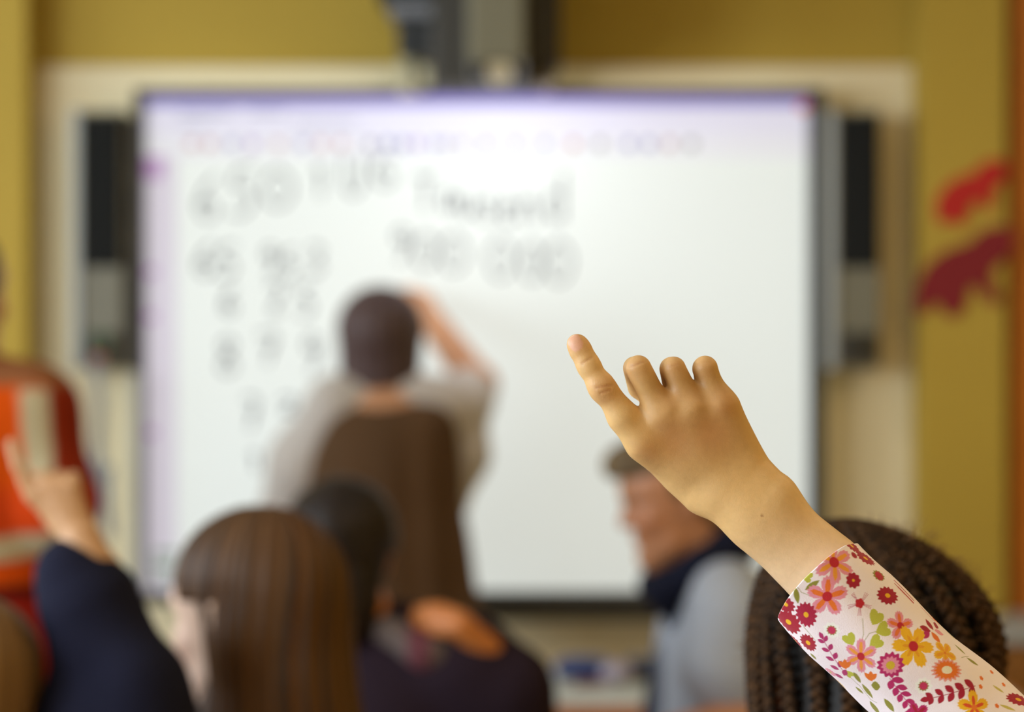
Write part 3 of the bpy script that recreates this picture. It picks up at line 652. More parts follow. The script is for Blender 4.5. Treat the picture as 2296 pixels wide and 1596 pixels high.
    flare = -.0*SS
    # the lower edge of the opening pinches back
    pts = cen[:, None]+(A1*np.sin(TH))[..., None]*N1[:, None]+(A2*np.cos(TH))[..., None]*yv-bow[..., None]*tan[:, None]
    arc = TH*((R1+R2)/2)[:, None]; ARC = arc; SL = SS-bow
    # hem: turned inwards
    hem = []
    for k, (ins, dr) in enumerate([(.0115, .0022), (.007, .0020), (.003, .0017), (.0008, .0012), (-.0003, .0005)]):
        q = cen[0]+((A1[0]-dr)*np.sin(th))[:, None]*N1[0]+((A2[0]-dr)*np.cos(th))[:, None]*yv-(bow[0]-ins)[:, None]*tan[0]; hem.append(q)
    hem = np.array(hem)
    pj = np.stack([1148+pts[..., 0]/pts[..., 1]*F, 798-(pts[..., 2]-CAMZ)/pts[..., 1]*F], -1)
    front = np.cos(TH) > 0
    col = np.tile(lin(254, 241, 246), (NS, NT, 1)).reshape(NS, NT, 3)
    es = nrm(V(.72, .69)); et = V(es[1], -es[0])
    def local(cx, cy, wrap=None):
        d2 = ((pj-V(cx, cy))**2).sum(-1)+np.where(front, 0, 1e9); i, j = np.unravel_index(np.argmin(d2), d2.shape)
        s0 = SL[i, j]; t0 = TH[i, j]; dt = (TH-t0+PI) % (2*PI)-PI
        u = (SL-s0)/MM; v_ = dt*((R1+R2)/2)[:, None]/MM
        return u*es[0]+v_*et[0], u*es[1]+v_*et[1]
    Z = lambda X, Y: (1640+X/3.425, 1130+Y/3.425)
    k_ = 1/3.425
    rs = np.random.RandomState(3)
    CR = lin(172, 18, 46); MG = lin(190, 30, 100); OR = lin(238, 120, 30); PK = lin(238, 150, 170); YE = lin(246, 186, 20); LG = lin(196, 196, 70); OL = lin(150, 145, 50); RD = lin(196, 28, 40)
    def blend(m, c):
        m = np.clip(m, 0, 1)[..., None]; col[:] = col*(1-m)+c*m
    def sm(x, w_=.8): return np.clip(.5-x/(2*w_), 0, 1)
    def pol(X, Y): return np.hypot(X, Y), np.arctan2(Y, X)
    def petals(cx, cy, R_, n, outer, inner=None, centre=RD, rc_=.24, rot=0., sq=1., ic=.86):
        X, Y = local(cx, cy); Y = Y/sq; r_, a = pol(X, Y); c = np.abs(np.cos(n/2*(a-rot)))
        edge = R_*(.30+.72*c**.55); fr = 1+.04*np.sin(a*37)
        blend(sm(r_-edge*fr, 1.4), outer)
        if inner is not None: blend(sm(r_-R_*ic*(.12+.88*c**2.6)*fr, 1.2), inner)
        blend(sm(r_-R_*rc_), centre)
    def daisy(cx, cy, R_, c=CR, yc=YE, rc_=.24, n=14, sx=1., sy=1., ring=None):
        X, Y = local(cx, cy); r_, a = pol(X/sx, Y/sy)
        blend(sm(r_-R_*(.93+.09*np.cos(n*a))), c)
        if ring is not None: blend(sm(np.abs(r_-R_*.45)-R_*.17*(1+.4*np.cos(n*a)), 1)*.9, ring)
        blend(sm(r_-R_*rc_, .6), yc)
    def leaf(cx, cy, ln, wd, ang, c=OL):
        X, Y = local(cx, cy); a = math.radians(ang); u = X*math.cos(a)+Y*math.sin(a); v_ = -X*math.sin(a)+Y*math.cos(a)
        t = np.clip(1-(2*u/ln)**2, 0, 1); blend(sm(np.abs(v_)-wd/2*t, .6)*(np.abs(u) < ln/2), c)
    def heart(cx, cy, R_, ang, c=LG):
        X, Y = local(cx, cy); a = math.radians(ang); u = (X*math.cos(a)+Y*math.sin(a))/R_; v_ = (-X*math.sin(a)+Y*math.cos(a))/R_
        y_ = u+.15; q = (v_*v_*1.1+y_*y_-.5)**3-1.0*v_*v_*(y_)**3*1.6
        blend(sm(np.cbrt(q)*R_*.6, .8), c)
    def line(pts, w_=1.2, c=OL):
        cx, cy = pts[0]; X, Y = local(*pts[len(pts)//2]); ox, oy = pts[len(pts)//2]; best = np.full(X.shape, 1e9)
        for (a0, b0), (a1, b1) in zip(pts[:-1], pts[1:]):
            ax, ay = a0-ox, b0-oy; bx_, by_ = a1-a0, b1-b0; t = np.clip(((X-ax)*bx_+(Y-ay)*by_)/(bx_*bx_+by_*by_), 0, 1)
            best = np.minimum(best, np.hypot(X-ax-t*bx_, Y-ay-t*by_))
        blend(sm(best-w_/2, .7), c)
    def branch(p0, p1, n, sz, c, bend=0.):
        (xa, ya), (xb, yb) = p0, p1; ang = math.degrees(math.atan2(yb-ya, xb-xa)); L0 = math.hypot(xb-xa, yb-ya)
        line([p0, p1], 1.6, c)
        for i in range(n):
            t = (i+.3)/n; x = xa+(xb-xa)*t; y = ya+(yb-ya)*t; s_ = sz*(1-.35*t)
            for sd in (-1, 1):
                a = math.radians(ang+sd*48); leaf(x+math.cos(a)*s_*.52, y+math.sin(a)*s_*.52, s_*1.15, s_*.66, ang+sd*48, c)
        leaf(xb, yb, sz*.9, sz*.5, ang, c)
    zz = lambda X, Y: Z(X, Y)
    # stems and leaves first
    line([zz(1005, 885), zz(1015, 1000), zz(985, 1110)]); line([zz(1160, 965), zz(1060, 990), zz(1010, 1070)]); line([zz(505, 850), zz(560, 950), zz(650, 1040)]); line([zz(500, 630), zz(540, 680), zz(600, 700)])
    line([zz(900, 1270), zz(1000, 1380), zz(1070, 1500), zz(1120, 1510)]); line([zz(1740, 1190), zz(1800, 1170), zz(1840, 1160)])
    for a in [(1105, 875, 70, -60), (1160, 965, 68, -20), (1108, 1060, 62, -35), (908, 1040, 60, 240), (578, 555, 48, 20), (900, 1300, 45, 50)]:
        heart(*zz(a[0], a[1]), a[2]*k_, a[3]-0)
    for a in [(618, 622, 130, 44, -38), (500, 700, 140, 44, 80), (965, 1330, 110, 40, 65), (1045, 1435, 150, 44, 62), (985, 1430, 80, 34, 45), (1100, 1565, 150, 60, 65), (1212, 1545, 130, 52, 55), (1755, 1115, 110, 30, 52), (1850, 1210, 120, 34, 28), (1690, 1010, 120, 34, 45), (630, 1170, 70, 40, 60), (1110, 1395, 70, 80, 0)]:
        leaf(*zz(a[0], a[1]), a[2]*k_, a[3]*k_, a[4])
    petals(*zz(790, 445), 158*k_, 6, PK, lin(245, 160, 50), rot=.5, rc_=.26); petals(*zz(735, 712), 150*k_, 5, PK, lin(240, 120, 35), rot=-PI/2, rc_=.25)
    daisy(*zz(925, 320), 88*k_, sx=1, sy=.8); daisy(*zz(1030, 415), 95*k_, sx=1.1, sy=.75); daisy(*zz(945, 392), 30*k_, yc=CR); daisy(*zz(935, 587), 62*k_, rc_=.18, n=9)
    daisy(*zz(1132, 548), 62*k_, OL, OL, n=11, sx=1, sy=.8); daisy(*zz(1135, 550), 45*k_, lin(190, 40, 60), lin(190, 40, 60), n=9); daisy(*zz(1200, 700), 100*k_, sx=1, sy=.72)
    for a in range(5):
        for db in (-.13, 0, .13):
            an = -PI/2+a*2*PI/5+db+.63; x, y = zz(985, 762); line([(x+6*math.cos(an), y+6*math.sin(an)), (x+27*math.cos(an), y+27*math.sin(an))][::1], .9, MG)
    daisy(*zz(985, 762), 38*k_, RD, RD, n=5)
    daisy(*zz(572, 850), 108*k_, lin(178, 22, 62), n=15, sx=.8, sy=1, rc_=.22); daisy(*zz(440, 905), 112*k_, n=14, rc_=.22); daisy(*zz(420, 770), 80*k_, n=12); daisy(*zz(588, 1065), 80*k_, sx=.9, sy=1, rc_=.26); daisy(*zz(490, 1050), 75*k_, rc_=.25)
    for x, y in ((768, 968), (1475, 1395)):
        daisy(*zz(x, y), 66*k_, lin(255, 253, 248), lin(255, 253, 248), n=9); daisy(*zz(x, y), 40*k_, OL, OL, n=11); daisy(*zz(x, y), 33*k_, lin(205, 50, 95), lin(205, 50, 95), n=11)
    petals(*zz(1300, 932), 112*k_, 5, PK, lin(238, 120, 50), rot=-PI/2, rc_=.26); petals(*zz(993, 1172), 120*k_, 6, PK, lin(245, 160, 60), rot=PI/2, rc_=.24, sq=1.15)
    for an, cc in ((200, CR), (250, CR), (305, CR), (150, MG), (60, OR), (10, PK)):
        a = math.radians(an); x, y = zz(1540, 975); leaf(x+16*math.cos(a), y+16*math.sin(a), 30, 16, an, cc)
    petals(*zz(1640, 1140), 98*k_, 5, YE, lin(242, 160, 30), centre=lin(230, 120, 30), rot=.4, rc_=.08); petals(*zz(1400, 1090), 160*k_, 6, YE, lin(238, 160, 20), rot=.1, rc_=.24, ic=.55)
    daisy(*zz(1655, 1272), 118*k_, lin(238, 160, 150), n=18, sx=1.05, sy=.72); daisy(*zz(1655, 1272), 95*k_, OR, lin(246, 236, 205), rc_=.42, n=18, sx=1.05, sy=.72)
    branch(zz(1225, 1330), zz(1400, 1600), 5, 84*k_, MG); daisy(*zz(1220, 1238), 100*k_, MG, lin(214, 180, 40), rc_=.32, n=13, ring=PK)
    branch(zz(1890, 1395), zz(1490, 1500), 5, 88*k_, CR); branch(zz(870, 1350), zz(690, 1010), 5, 72*k_, lin(185, 45, 110))
    for x, y in ((872, 1240), (1072, 1330)):
        for an in (-50, -90, -130): a = math.radians(an); X0, Y0 = zz(x, y+18); leaf(X0+8*math.cos(a), Y0+8*math.sin(a), 27, 12, an, OR)
    petals(*zz(1865, 1560), 125*k_, 5, YE, lin(225, 80, 30), centre=OR, rot=-PI/2, rc_=.18, ic=.7)
    petals(*zz(1430, 1610), 95*k_, 5, MG, CR, centre=CR, rot=.5); daisy(*zz(2205, 1500), 95*k_, sx=1.3, sy=.6); petals(*zz(1560, 880), 60*k_, 5, OR, None, centre=CR)
    for x, y in ((1920, 1335), (1915, 1400), (2040, 1550), (2090, 1385), (2000, 1290)): daisy(*zz(x, y), 20*k_, OR, OR, n=5)
    line([zz(1240, 590), zz(1400, 740)], 4, lin(190, 40, 60)); line([zz(1270, 640), zz(1395, 755)], 5, lin(190, 40, 60)); line([zz(1250, 610), zz(1330, 690)], 3, lin(190, 40, 60)); line([zz(1440, 800), zz(1560, 900)], 3, lin(200, 60, 60))
    leaf(*zz(2050, 1420), 35, 7, 35, lin(205, 190, 90)); leaf(*zz(2120, 1560), 40, 8, 20, lin(205, 190, 90)); daisy(*zz(760, 1290), 50*k_, PK, LG); leaf(*zz(840, 1380), 40, 12, 50, lin(230, 180, 60)); leaf(*zz(780, 1330), 30, 10, 50, lin(205, 80, 120))
    # the side of the cloth away from the window gets the same kind of print
    for i in range(34):
        s_ = rs.uniform(.01, ds_[-1]-.02); t_ = rs.uniform(PI/2+.25, 3*PI/2-.25); kind = rs.randint(4)
        dt = (TH-t_+PI) % (2*PI)-PI; u = (SL-s_)/MM; v_ = dt*((R1+R2)/2)[:, None]/MM; r_ = np.hypot(u, v_); a = np.arctan2(v_, u)
        if kind == 0: blend(sm(r_-26*(.93+.09*np.cos(14*a))), CR); blend(sm(r_-6), YE)
        elif kind == 1: c = np.abs(np.cos(2.5*a)); blend(sm(r_-36*(.3+.7*c**.55)), PK); blend(sm(r_-30*(.12+.88*c**2.6)), OR); blend(sm(r_-8), RD)
        elif kind == 2: c = np.abs(np.cos(3*a)); blend(sm(r_-38*(.3+.7*c**.55)), YE); blend(sm(r_-9), RD)
        else: blend(sm(np.abs(v_)-7*np.clip(1-(u/20)**2, 0, 1))*(np.abs(u) < 20), OL)
    allp = np.concatenate([hem, pts]); n = allp.shape[0]
    hc_ = np.tile(lin(240, 226, 222), (5, NT, 1)).reshape(5, NT, 3); hc_[:] = col[0][None]*.5+lin(240, 226, 222)*.5
    allc = np.concatenate([hc_, col]).reshape(-1, 3)
    i = np.arange(n-1)[:, None]*NT; j = np.arange(NT)[None]; jn = (j+1) % NT
    fs = np.stack([i+j, i+jn, i+NT+jn, i+NT+j], -1).reshape(-1, 4)
    sl = mk('sleeve', allp.reshape(-1, 3), fs, mat('printed_cotton', attr=True, rough=.9, bump=.25, bscale=1500, sheen=.2), o, col=allc)
    sl['label'] = 'white cotton sleeve printed with red, pink, orange and yellow flowers'
fg_child()

# ---- 2. child with braids
def braid_child():
    d = 1.70
    hc = V(px(1946, d), d, pz(1543, d)); R = frame((-.22, 1, -.05)); S_ = 1.07
    sk = lin(150, 92, 62)
    H, T = head(hc, R, S_); m = V(hc[0]+.01, d, 0)
    sl = V(hc[0]-.155, d, .925); sr = V(hc[0]+.165, d, .925); TT, LL, hip, f, r = seated(sl, sr, (0, 1), .52)
    eL, eR = sl+V(-.03, .06, -.22), sr+V(.03, .06, -.22); wL, wR = eL+V(.05, .19, .0), eR+V(-.05, .19, .0)
    body = H+[(cap(hc-V(0, .02, .07), V(hc[0], d, .945), .050, .052), .02)]+TT+[(cap(sl, eL, .04, .032), .02), (cap(eL, wL, .03, .022), .02), (cap(sr, eR, .04, .032), .02), (cap(eR, wR, .03, .022), .02)]
    body += hand_curled(wL, (1, 0, 0), (.1, 1, 0), (0, 0, 1), .85, .25)+hand_curled(wR, (-1, 0, 0), (-.1, 1, 0), (0, 0, 1), .85, .25)
    o = bodymesh('person', [(body, .02, .005)], skinf, skincol(sk, hc, R, S_), base=V(hc[0], d, 0))
    tag(o, 'person with brown braided hair seated behind the floral sleeve', 'person'); eyes(T, o, R); trousers(LL, o, lin(40, 45, 60))
    f0 = sdf(TT+[(cap(sl, eL, .04, .034), .03), (cap(sr, eR, .04, .034), .03)], .03, .010); wv = wob(18, 6, 20, 70); lo, hi = bounds(TT+[cap(sl, eL, .05), cap(sr, eR, .05)], .03)
    v, fc = snet(lambda p: f0(p)+.003*wv(p), lo, hi, .007); mk('shirt', v, fc, cloth, o, col=np.tile(lin(110, 20, 22), (len(v), 1)))
    dark = lin(22, 16, 12)
    P = [(ell(T(0, -.012, .028), np.array((.0785, .098, .084))*S_, R), .02), (ell(T(0, -.05, -.03), np.array((.068, .055, .065))*S_, R), .03)]
    hr = hair_shell(hc, R, S_, 'hair', o, P, lambda l: np.minimum(l[:, 1]-.058, .055-l[:, 2]), lambda l, v: np.tile(dark, (len(l), 1)), lambda l, p: 0*l[:, 0], .004)
    # braids: from a point near the crown, over the skull, hanging below the ears
    rs = np.random.RandomState(5); NB = 30
    for b in range(NB):
        phi = PI*.5+2*PI*(b+.5)/NB if b < NB else 0
        rx, ry, rz = .086*S_, .106*S_, .091*S_
        tilt = 0; pts = []
        jit = rs.uniform(-.05, .05)
        facef = abs(((phi-PI/2+PI) % (2*PI))-PI) < .75   # braids towards the face stop at the hairline
        thmax = 1.0 if facef else 1.72
        for t in np.linspace(.10, thmax, 46):
            ph = phi+jit+.12*math.sin(t*2+b)
            lx = rx*math.sin(t)*math.cos(ph); ly = ry*math.sin(t)*math.sin(ph); lz = rz*math.cos(t)
            # the crown sits a little forward and left
            lx += -.018*math.cos(t)**2; ly += .015*math.cos(t)**2
            pts.append(T(lx/S_, ly/S_-.012, lz/S_+.028))
        if not facef:
            e = pts[-1]; dr = pts[-1]-pts[-2]; hang = rs.uniform(.05, .09)
            for q in np.linspace(.05, 1, 22): pts.append(e+V((-.012*(1 if lx > 0 else -1))*q*q, .0, -hang*q)+dr*q)
        P0 = np.array(pts); ds2 = np.r_[0, np.cumsum(np.linalg.norm(np.diff(P0, axis=0), axis=1))]; n = int(ds2[-1]/.0018); sN = np.linspace(0, ds2[-1], n)
        Q = np.stack([np.interp(sN, ds2, P0[:, i]) for i in range(3)], 1)
        Tg = np.gradient(Q, axis=0); Tg /= np.linalg.norm(Tg, axis=1)[:, None]; out = Q-T(0, -.012, 0); out /= np.linalg.norm(out, axis=1)[:, None]
        sd = np.cross(Tg, out); sd /= np.linalg.norm(sd, axis=1)[:, None]; up = np.cross(sd, Tg)
        vs = []; fs = []; cs = []; n0 = 0; w0 = .0043*S_*rs.uniform(.9, 1.15); hue = lin(108, 72, 38)*rs.uniform(.2, .8)
        for k in range(3):
            a = sN/.0042*1.0+k*2*PI/3
            cen = Q+(np.sin(a)*w0)[:, None]*sd+(np.sin(2*a)*w0*.45)[:, None]*up
            tp = np.minimum(1, (sN[-1]-sN)/.02+.15); ang = np.arange(7)/7*2*PI; rr = .0032*S_*tp
            ring = cen[:, None]+rr[:, None, None]*(np.cos(ang)[None, :, None]*sd[:, None]+np.sin(ang)[None, :, None]*up[:, None])
            vs.append(ring.reshape(-1, 3)); hl = .5+.5*np.sin(2*a+1)+.3*rs.normal(size=n)
            cc = mix(np.tile(dark*1.2, (n, 1)), hue, np.clip(hl*.8-.1, 0, 1)); cs.append(np.repeat(cc, 7, 0))
            i = np.arange(n-1)[:, None]*7; j = np.arange(7)[None]; fs.append(np.stack([i+j, i+(j+1) % 7, i+7+(j+1) % 7, i+7+j], -1).reshape(-1, 4)+n0); n0 += n*7
        mk('braid', np.concatenate(vs), np.concatenate(fs), mat('braided_hair', attr=True, rough=.7, spec=.15), hr, col=np.concatenate(cs))
    fr = []                                     # loose short hairs standing off the braids
    for i in range(700):
        th_ = math.acos(1-rs.uniform(0, 1.15)); ph = rs.uniform(0, 2*PI)
        if math.sin(ph) > .55 and th_ > 1: continue
        n_ = V(math.sin(th_)*math.cos(ph), math.sin(th_)*math.sin(ph), math.cos(th_)); p = T(*(n_*V(.085, .105, .089)+V(0, -.012, .028)))
        g = nrm(n_@R+V(0, 0, -.6)+.9*rs.normal(size=3)); b_ = rs.normal(size=3)*.004; L_ = rs.uniform(.004, .013)
        fr.append([p+g*L_*t+b_*t*t+(n_@R)*.003*math.sin(t*3) for t in np.linspace(0, 1, 7)])
    strands(hr, 'loose_hairs', fr, .00028, lin(120, 84, 50), sides=3)
braid_child()

# ---- 3. boy at right, profile to the left
def boy():
    d = 3.6; K = d/F
    fw = nrm(V(-.93, -.10, -.22)); R = frame(fw, (-.05, 0, 1)); hc = V(px(1522, d), d, pz(1108, d)); S_ = 1.0
    sk = lin(186, 126, 86); H, T = head(hc, R, S_, .99)
    sA = V(px(1625, d), d-.13, pz(1330, d)); sB = V(px(1590, d), d+.15, pz(1330, d))          # left shoulder (near), right shoulder
    TT, _, hip, f, r = seated(sB, sA, (-1, -.1), .50); LL = seated(V(px(1500, d), d-.1, 1), V(px(1700, d), d-.1, 1), (.1, 1), .50)[1]
    eA = V(px(1712, d), d-.20, pz(1562, d)); wA = V(px(1462, d-.2), d-.26, pz(1655, d-.2)); eB = sB+V(-.05, .03, -.23); wB = eB+V(-.12, .02, -.14)
    neck = [(cap(hc+V(.025, 0, -.06), V(px(1600, d), d, pz(1290, d)), .047, .052), .02)]
    armA = [(cap(sA, eA, .045, .038), .03), (cap(eA, wA, .043, .034), .02)]
    body = H+neck+TT+armA+[(cap(sB, eB, .042, .034), .02), (cap(eB, wB, .032, .023), .02)]+hand_curled(wA, (0, -.3, 1), (-.6, .1, -.75), (-.3, -1, .1), .85, .5)+hand_curled(wB, (0, .3, 1), (-1, 0, 0), (0, 1, 0), .9, .5)
    o = bodymesh('person', [(body, .02, .005)], skinf, skincol(sk, hc, R, S_), base=V(px(1600, d), d, 0))
    tag(o, 'person in profile with short brown hair, pale grey shirt and dark navy collar', 'person'); eyes(T, o, R); trousers(LL, o, lin(45, 48, 60))
    hs = wob(31, 6, 60, 160); P = [(ell(T(0, -.016, .040), (.081, .101, .083), R), .02), (ell(T(0, .062, .070), (.058, .052, .034), R), .03), (ell(T(0, -.05, -.01), (.070, .055, .07), R), .03)]
    hair_shell(hc, R, S_, 'hair', o, P, lambda l: np.minimum(l[:, 1]-.022, .050-l[:, 2]), lambda l, v: np.tile(lin(104, 84, 56), (len(l), 1))*(1+.35*hs(v))[:, None], lambda l, p: .002*hs(p*2), .004)
    # scarf-like dark collar
    cA = V(px(1655, d), d-.03, pz(1225, d))
    col = [(cap(V(px(1478, d), d-.055, pz(1318, d)), V(px(1570, d), d-.085, pz(1258, d)), .026, .030), .015), (cap(V(px(1570, d), d-.085, pz(1258, d)), V(px(1640, d), d-.06, pz(1215, d)), .030, .022), .015),
           (cap(V(px(1478, d), d+.05, pz(1318, d)), V(px(1640, d), d+.06, pz(1225, d)), .030, .026), .015), (cap(V(px(1640, d), d-.06, pz(1220, d)), V(px(1640, d), d+.06, pz(1225, d)), .034), .03),
           (cap(V(px(1478, d), d-.055, pz(1318, d)), V(px(1478, d), d+.05, pz(1318, d)), .026), .015), (cap(V(px(1490, d), d-.045, pz(1320, d)), V(px(1512, d), d-.03, pz(1390, d)), .026, .014), .02)]
    f0 = sdf(col, .03); lo, hi = bounds(col); v, fc = snet(lambda p: f0(p)+.003*wob(9, 5, 30, 90)(p), lo, hi, .006); mk('collar', v, fc, cloth, o, col=np.tile(lin(22, 24, 40), (len(v), 1)))
    sh = TT+[(cap(sA+V(0, -.0, .0), V(px(1640, d), d-.17, pz(1480, d)), .052, .066), .04), (cap(V(px(1620, d), d-.17, pz(1360, d)), V(px(1598, d), d-.175, pz(1452, d)), .058, .062), .03), (cap(sB, eB, .046, .04), .03)]
    f0 = sdf(sh, .03, .010); wv = wob(12, 6, 15, 45); lo, hi = bounds(sh, .03)
    v, fc = snet(lambda p: f0(p)+.006*wv(p), lo, hi, .006)
    def c(p):
        q = np.tile(lin(172, 178, 190), (len(p), 1)); return mix(q, lin(24, 26, 44), sstep(px(1490, d), px(1475, d), p[:, 0]))
    sho = mk('shirt', v, fc, cloth, o, col=c(v)); sho['label'] = 'pale grey shirt with short sleeves'
boy()

# ---- 4. teacher at the board
def teacher():
    d = 4.55
    hc = V(px(856, d), d+.02, pz(775, d)); R = frame((.10, 1, .05)); S_ = 1.02; sk = lin(205, 150, 110)
    H, T = head(hc, R, S_)
    shL = V(px(740, d), d-.02, pz(925, d)); shR = V(px(990, d), d+.0, pz(915, d))
    eR = W(1072, 862, 4.70); wR = W(962, 712, 4.86); eL = W(655, 1120, 4.60); wL = W(720, 1260, 4.72)
    m = (shL+shR)/2; hz = pz(1330, d)
    TT = [(cap(shL*.8+m*.2, shR*.8+m*.2, .045), .03), (ell(V(m[0], d, pz(1010, d)), (.150, .105, .16)), .05), (ell(V(m[0]+.005, d, pz(1160, d)), (.140, .105, .15)), .05), (ell(V(m[0]+.01, d, hz), (.170, .125, .15)), .05)]
    LL = [(ell(V(m[0]+.01, d, hz-.03), (.165, .12, .12)), .03)]
    for s_ in (-1, 1):
        h0 = V(m[0]+.01+s_*.085, d, hz-.06); kn = V(m[0]+.01+s_*.09, d+.01, .46); an = V(kn[0], d-.01, .08)
        LL += [(cap(h0, kn, .085, .058), .04), (cap(kn, an, .055, .040), .02), (cap(an-V(0, .01, .03), an+V(0, .13, -.045), .038, .032), .02)]
    arm = [(cap(shL, eL, .042, .036), .02), (cap(eL, wL, .038, .025), .02), (cap(shR, eR, .048, .040), .02), (cap(eR, wR, .041, .030), .02)]
    D_ = nrm(W(925, 640, 4.93)-wR); hR = hand_curled(wR+.004*D_, (-1, .2, .1), D_, nrm(np.cross(D_, (-1, .2, .1)))*1., 1.12, .75, .05, .7)
    if np.dot(np.cross(D_, V(-1, .2, .1)), V(0, -1, 0)) < 0: hR = hand_curled(wR+.004*D_, (-1, .2, .1), D_, -nrm(np.cross(D_, (-1, .2, .1))), 1.12, .75, .05, .7)
    body = H+[(cap(hc-V(0, .01, .07), V(m[0]-.01, d, m[2]+.01), .050, .058), .02)]+TT+arm+hand_curled(wL, (1, 0, 0), (.1, .6, -.6), (0, -.6, -.6), 1, .5)
    o = bodymesh('person', [(body, .02, .006), (hR+[(cap(wR*.85+eR*.15, wR, .027, .0255), .01)], .01, .003)], skinf, skincol(sk, hc, R, S_), base=V(m[0], d, 0))
    tag(o, 'person with short brown hair writing on the whiteboard with a raised right hand', 'person'); eyes(T, o, R); trousers(LL, o, lin(50, 38, 30))
    hs = wob1(41, 8, 8, 40); P = [(ell(T(0, -.018, .036), (.091, .108, .090), R), .02), (ell(T(0, -.030, -.040), (.084, .072, .072), R), .03), (ell(T(0, -.045, -.09), (.055, .045, .045), R), .03)]
    hair_shell(hc, R, S_, 'hair', o, P, lambda l: np.minimum(l[:, 1]-.035, .055-l[:, 2]), lambda l, v: np.tile(lin(86, 68, 66), (len(l), 1))*(1+.5*hs(np.arctan2(l[:, 0], -l[:, 1])*2))[:, None], lambda l, p: .003*hs(np.arctan2(l[:, 0], -l[:, 1])*3), .005)
    # pale wide-sleeved blouse
    cm = lambda x, y, dd: W(x, y, dd)
    bl = [(cap(cm(752, 915, d-.025), cm(690, 1040, d+.01), .062, .074), .04), (cap(cm(690, 1040, d+.03), cm(655, 1140, d+.06), .075, .070), .04), (cap(cm(755, 905, d), cm(960, 905, d), .056, .056), .03), (cap(cm(790, 900, d-.022), cm(925, 898, d-.022), .050), .03),
          (cap(cm(985, 925, d), cm(1045, 890, d+.12), .062, .058), .04), (cap(cm(1045, 890, d+.12), cm(1062, 868, d+.15), .052, .045), .03), (cap(cm(1030, 920, d+.06), cm(1035, 1020, d+.04), .060, .052), .05), (cap(cm(1035, 1020, d+.04), cm(1012, 1120, d+.03), .050, .035), .04),
          (ell(V(m[0], d+.03, pz(1120, d)), (.14, .10, .28)), .05)]
    f0 = sdf(bl, .03); wv = wob(16, 6, 18, 50); lo, hi = bounds(bl, .03); v, fc = snet(lambda p: f0(p)+.005*wv(p), lo, hi, .007)
    b_ = mk('blouse', v, fc, cloth, o, col=np.tile(lin(196, 188, 180), (len(v), 1))); b_['label'] = 'pale beige blouse with wide sleeves'
    wv2 = wob1(44, 6, 20, 60)
    vs_ = [(cap(cm(785, 952, d-.035), cm(965, 946, d-.035), .044), .02), (ell(V(px(862, d), d-.015, pz(1046, d)), (.158, .105, .140)), .05), (ell(V(px(862, d), d-.015, pz(1180, d)), (.162, .11, .15)), .05), (ell(V(px(885, d), d-.005, pz(1320, d)), (.165, .13, .18)), .06), (ell(V(px(905, d), d, pz(1420, d)), (.165, .13, .10)), .06)]
    f0 = sdf(vs_, .04, .006); lo, hi = bounds(vs_, .03); v, fc = snet(lambda p: f0(p)+.006*wv2(p[:, 0]*2.2+.15*p[:, 2])*sstep(1.25, 1.1, p[:, 2]), lo, hi, .007)
    vo = mk('waistcoat', v, fc, cloth, o, col=np.tile(lin(92, 68, 46), (len(v), 1))*(1+.18*wv2(v[:, 0]*1.5))[:, None]); vo['label'] = 'long brown waistcoat'
teacher()

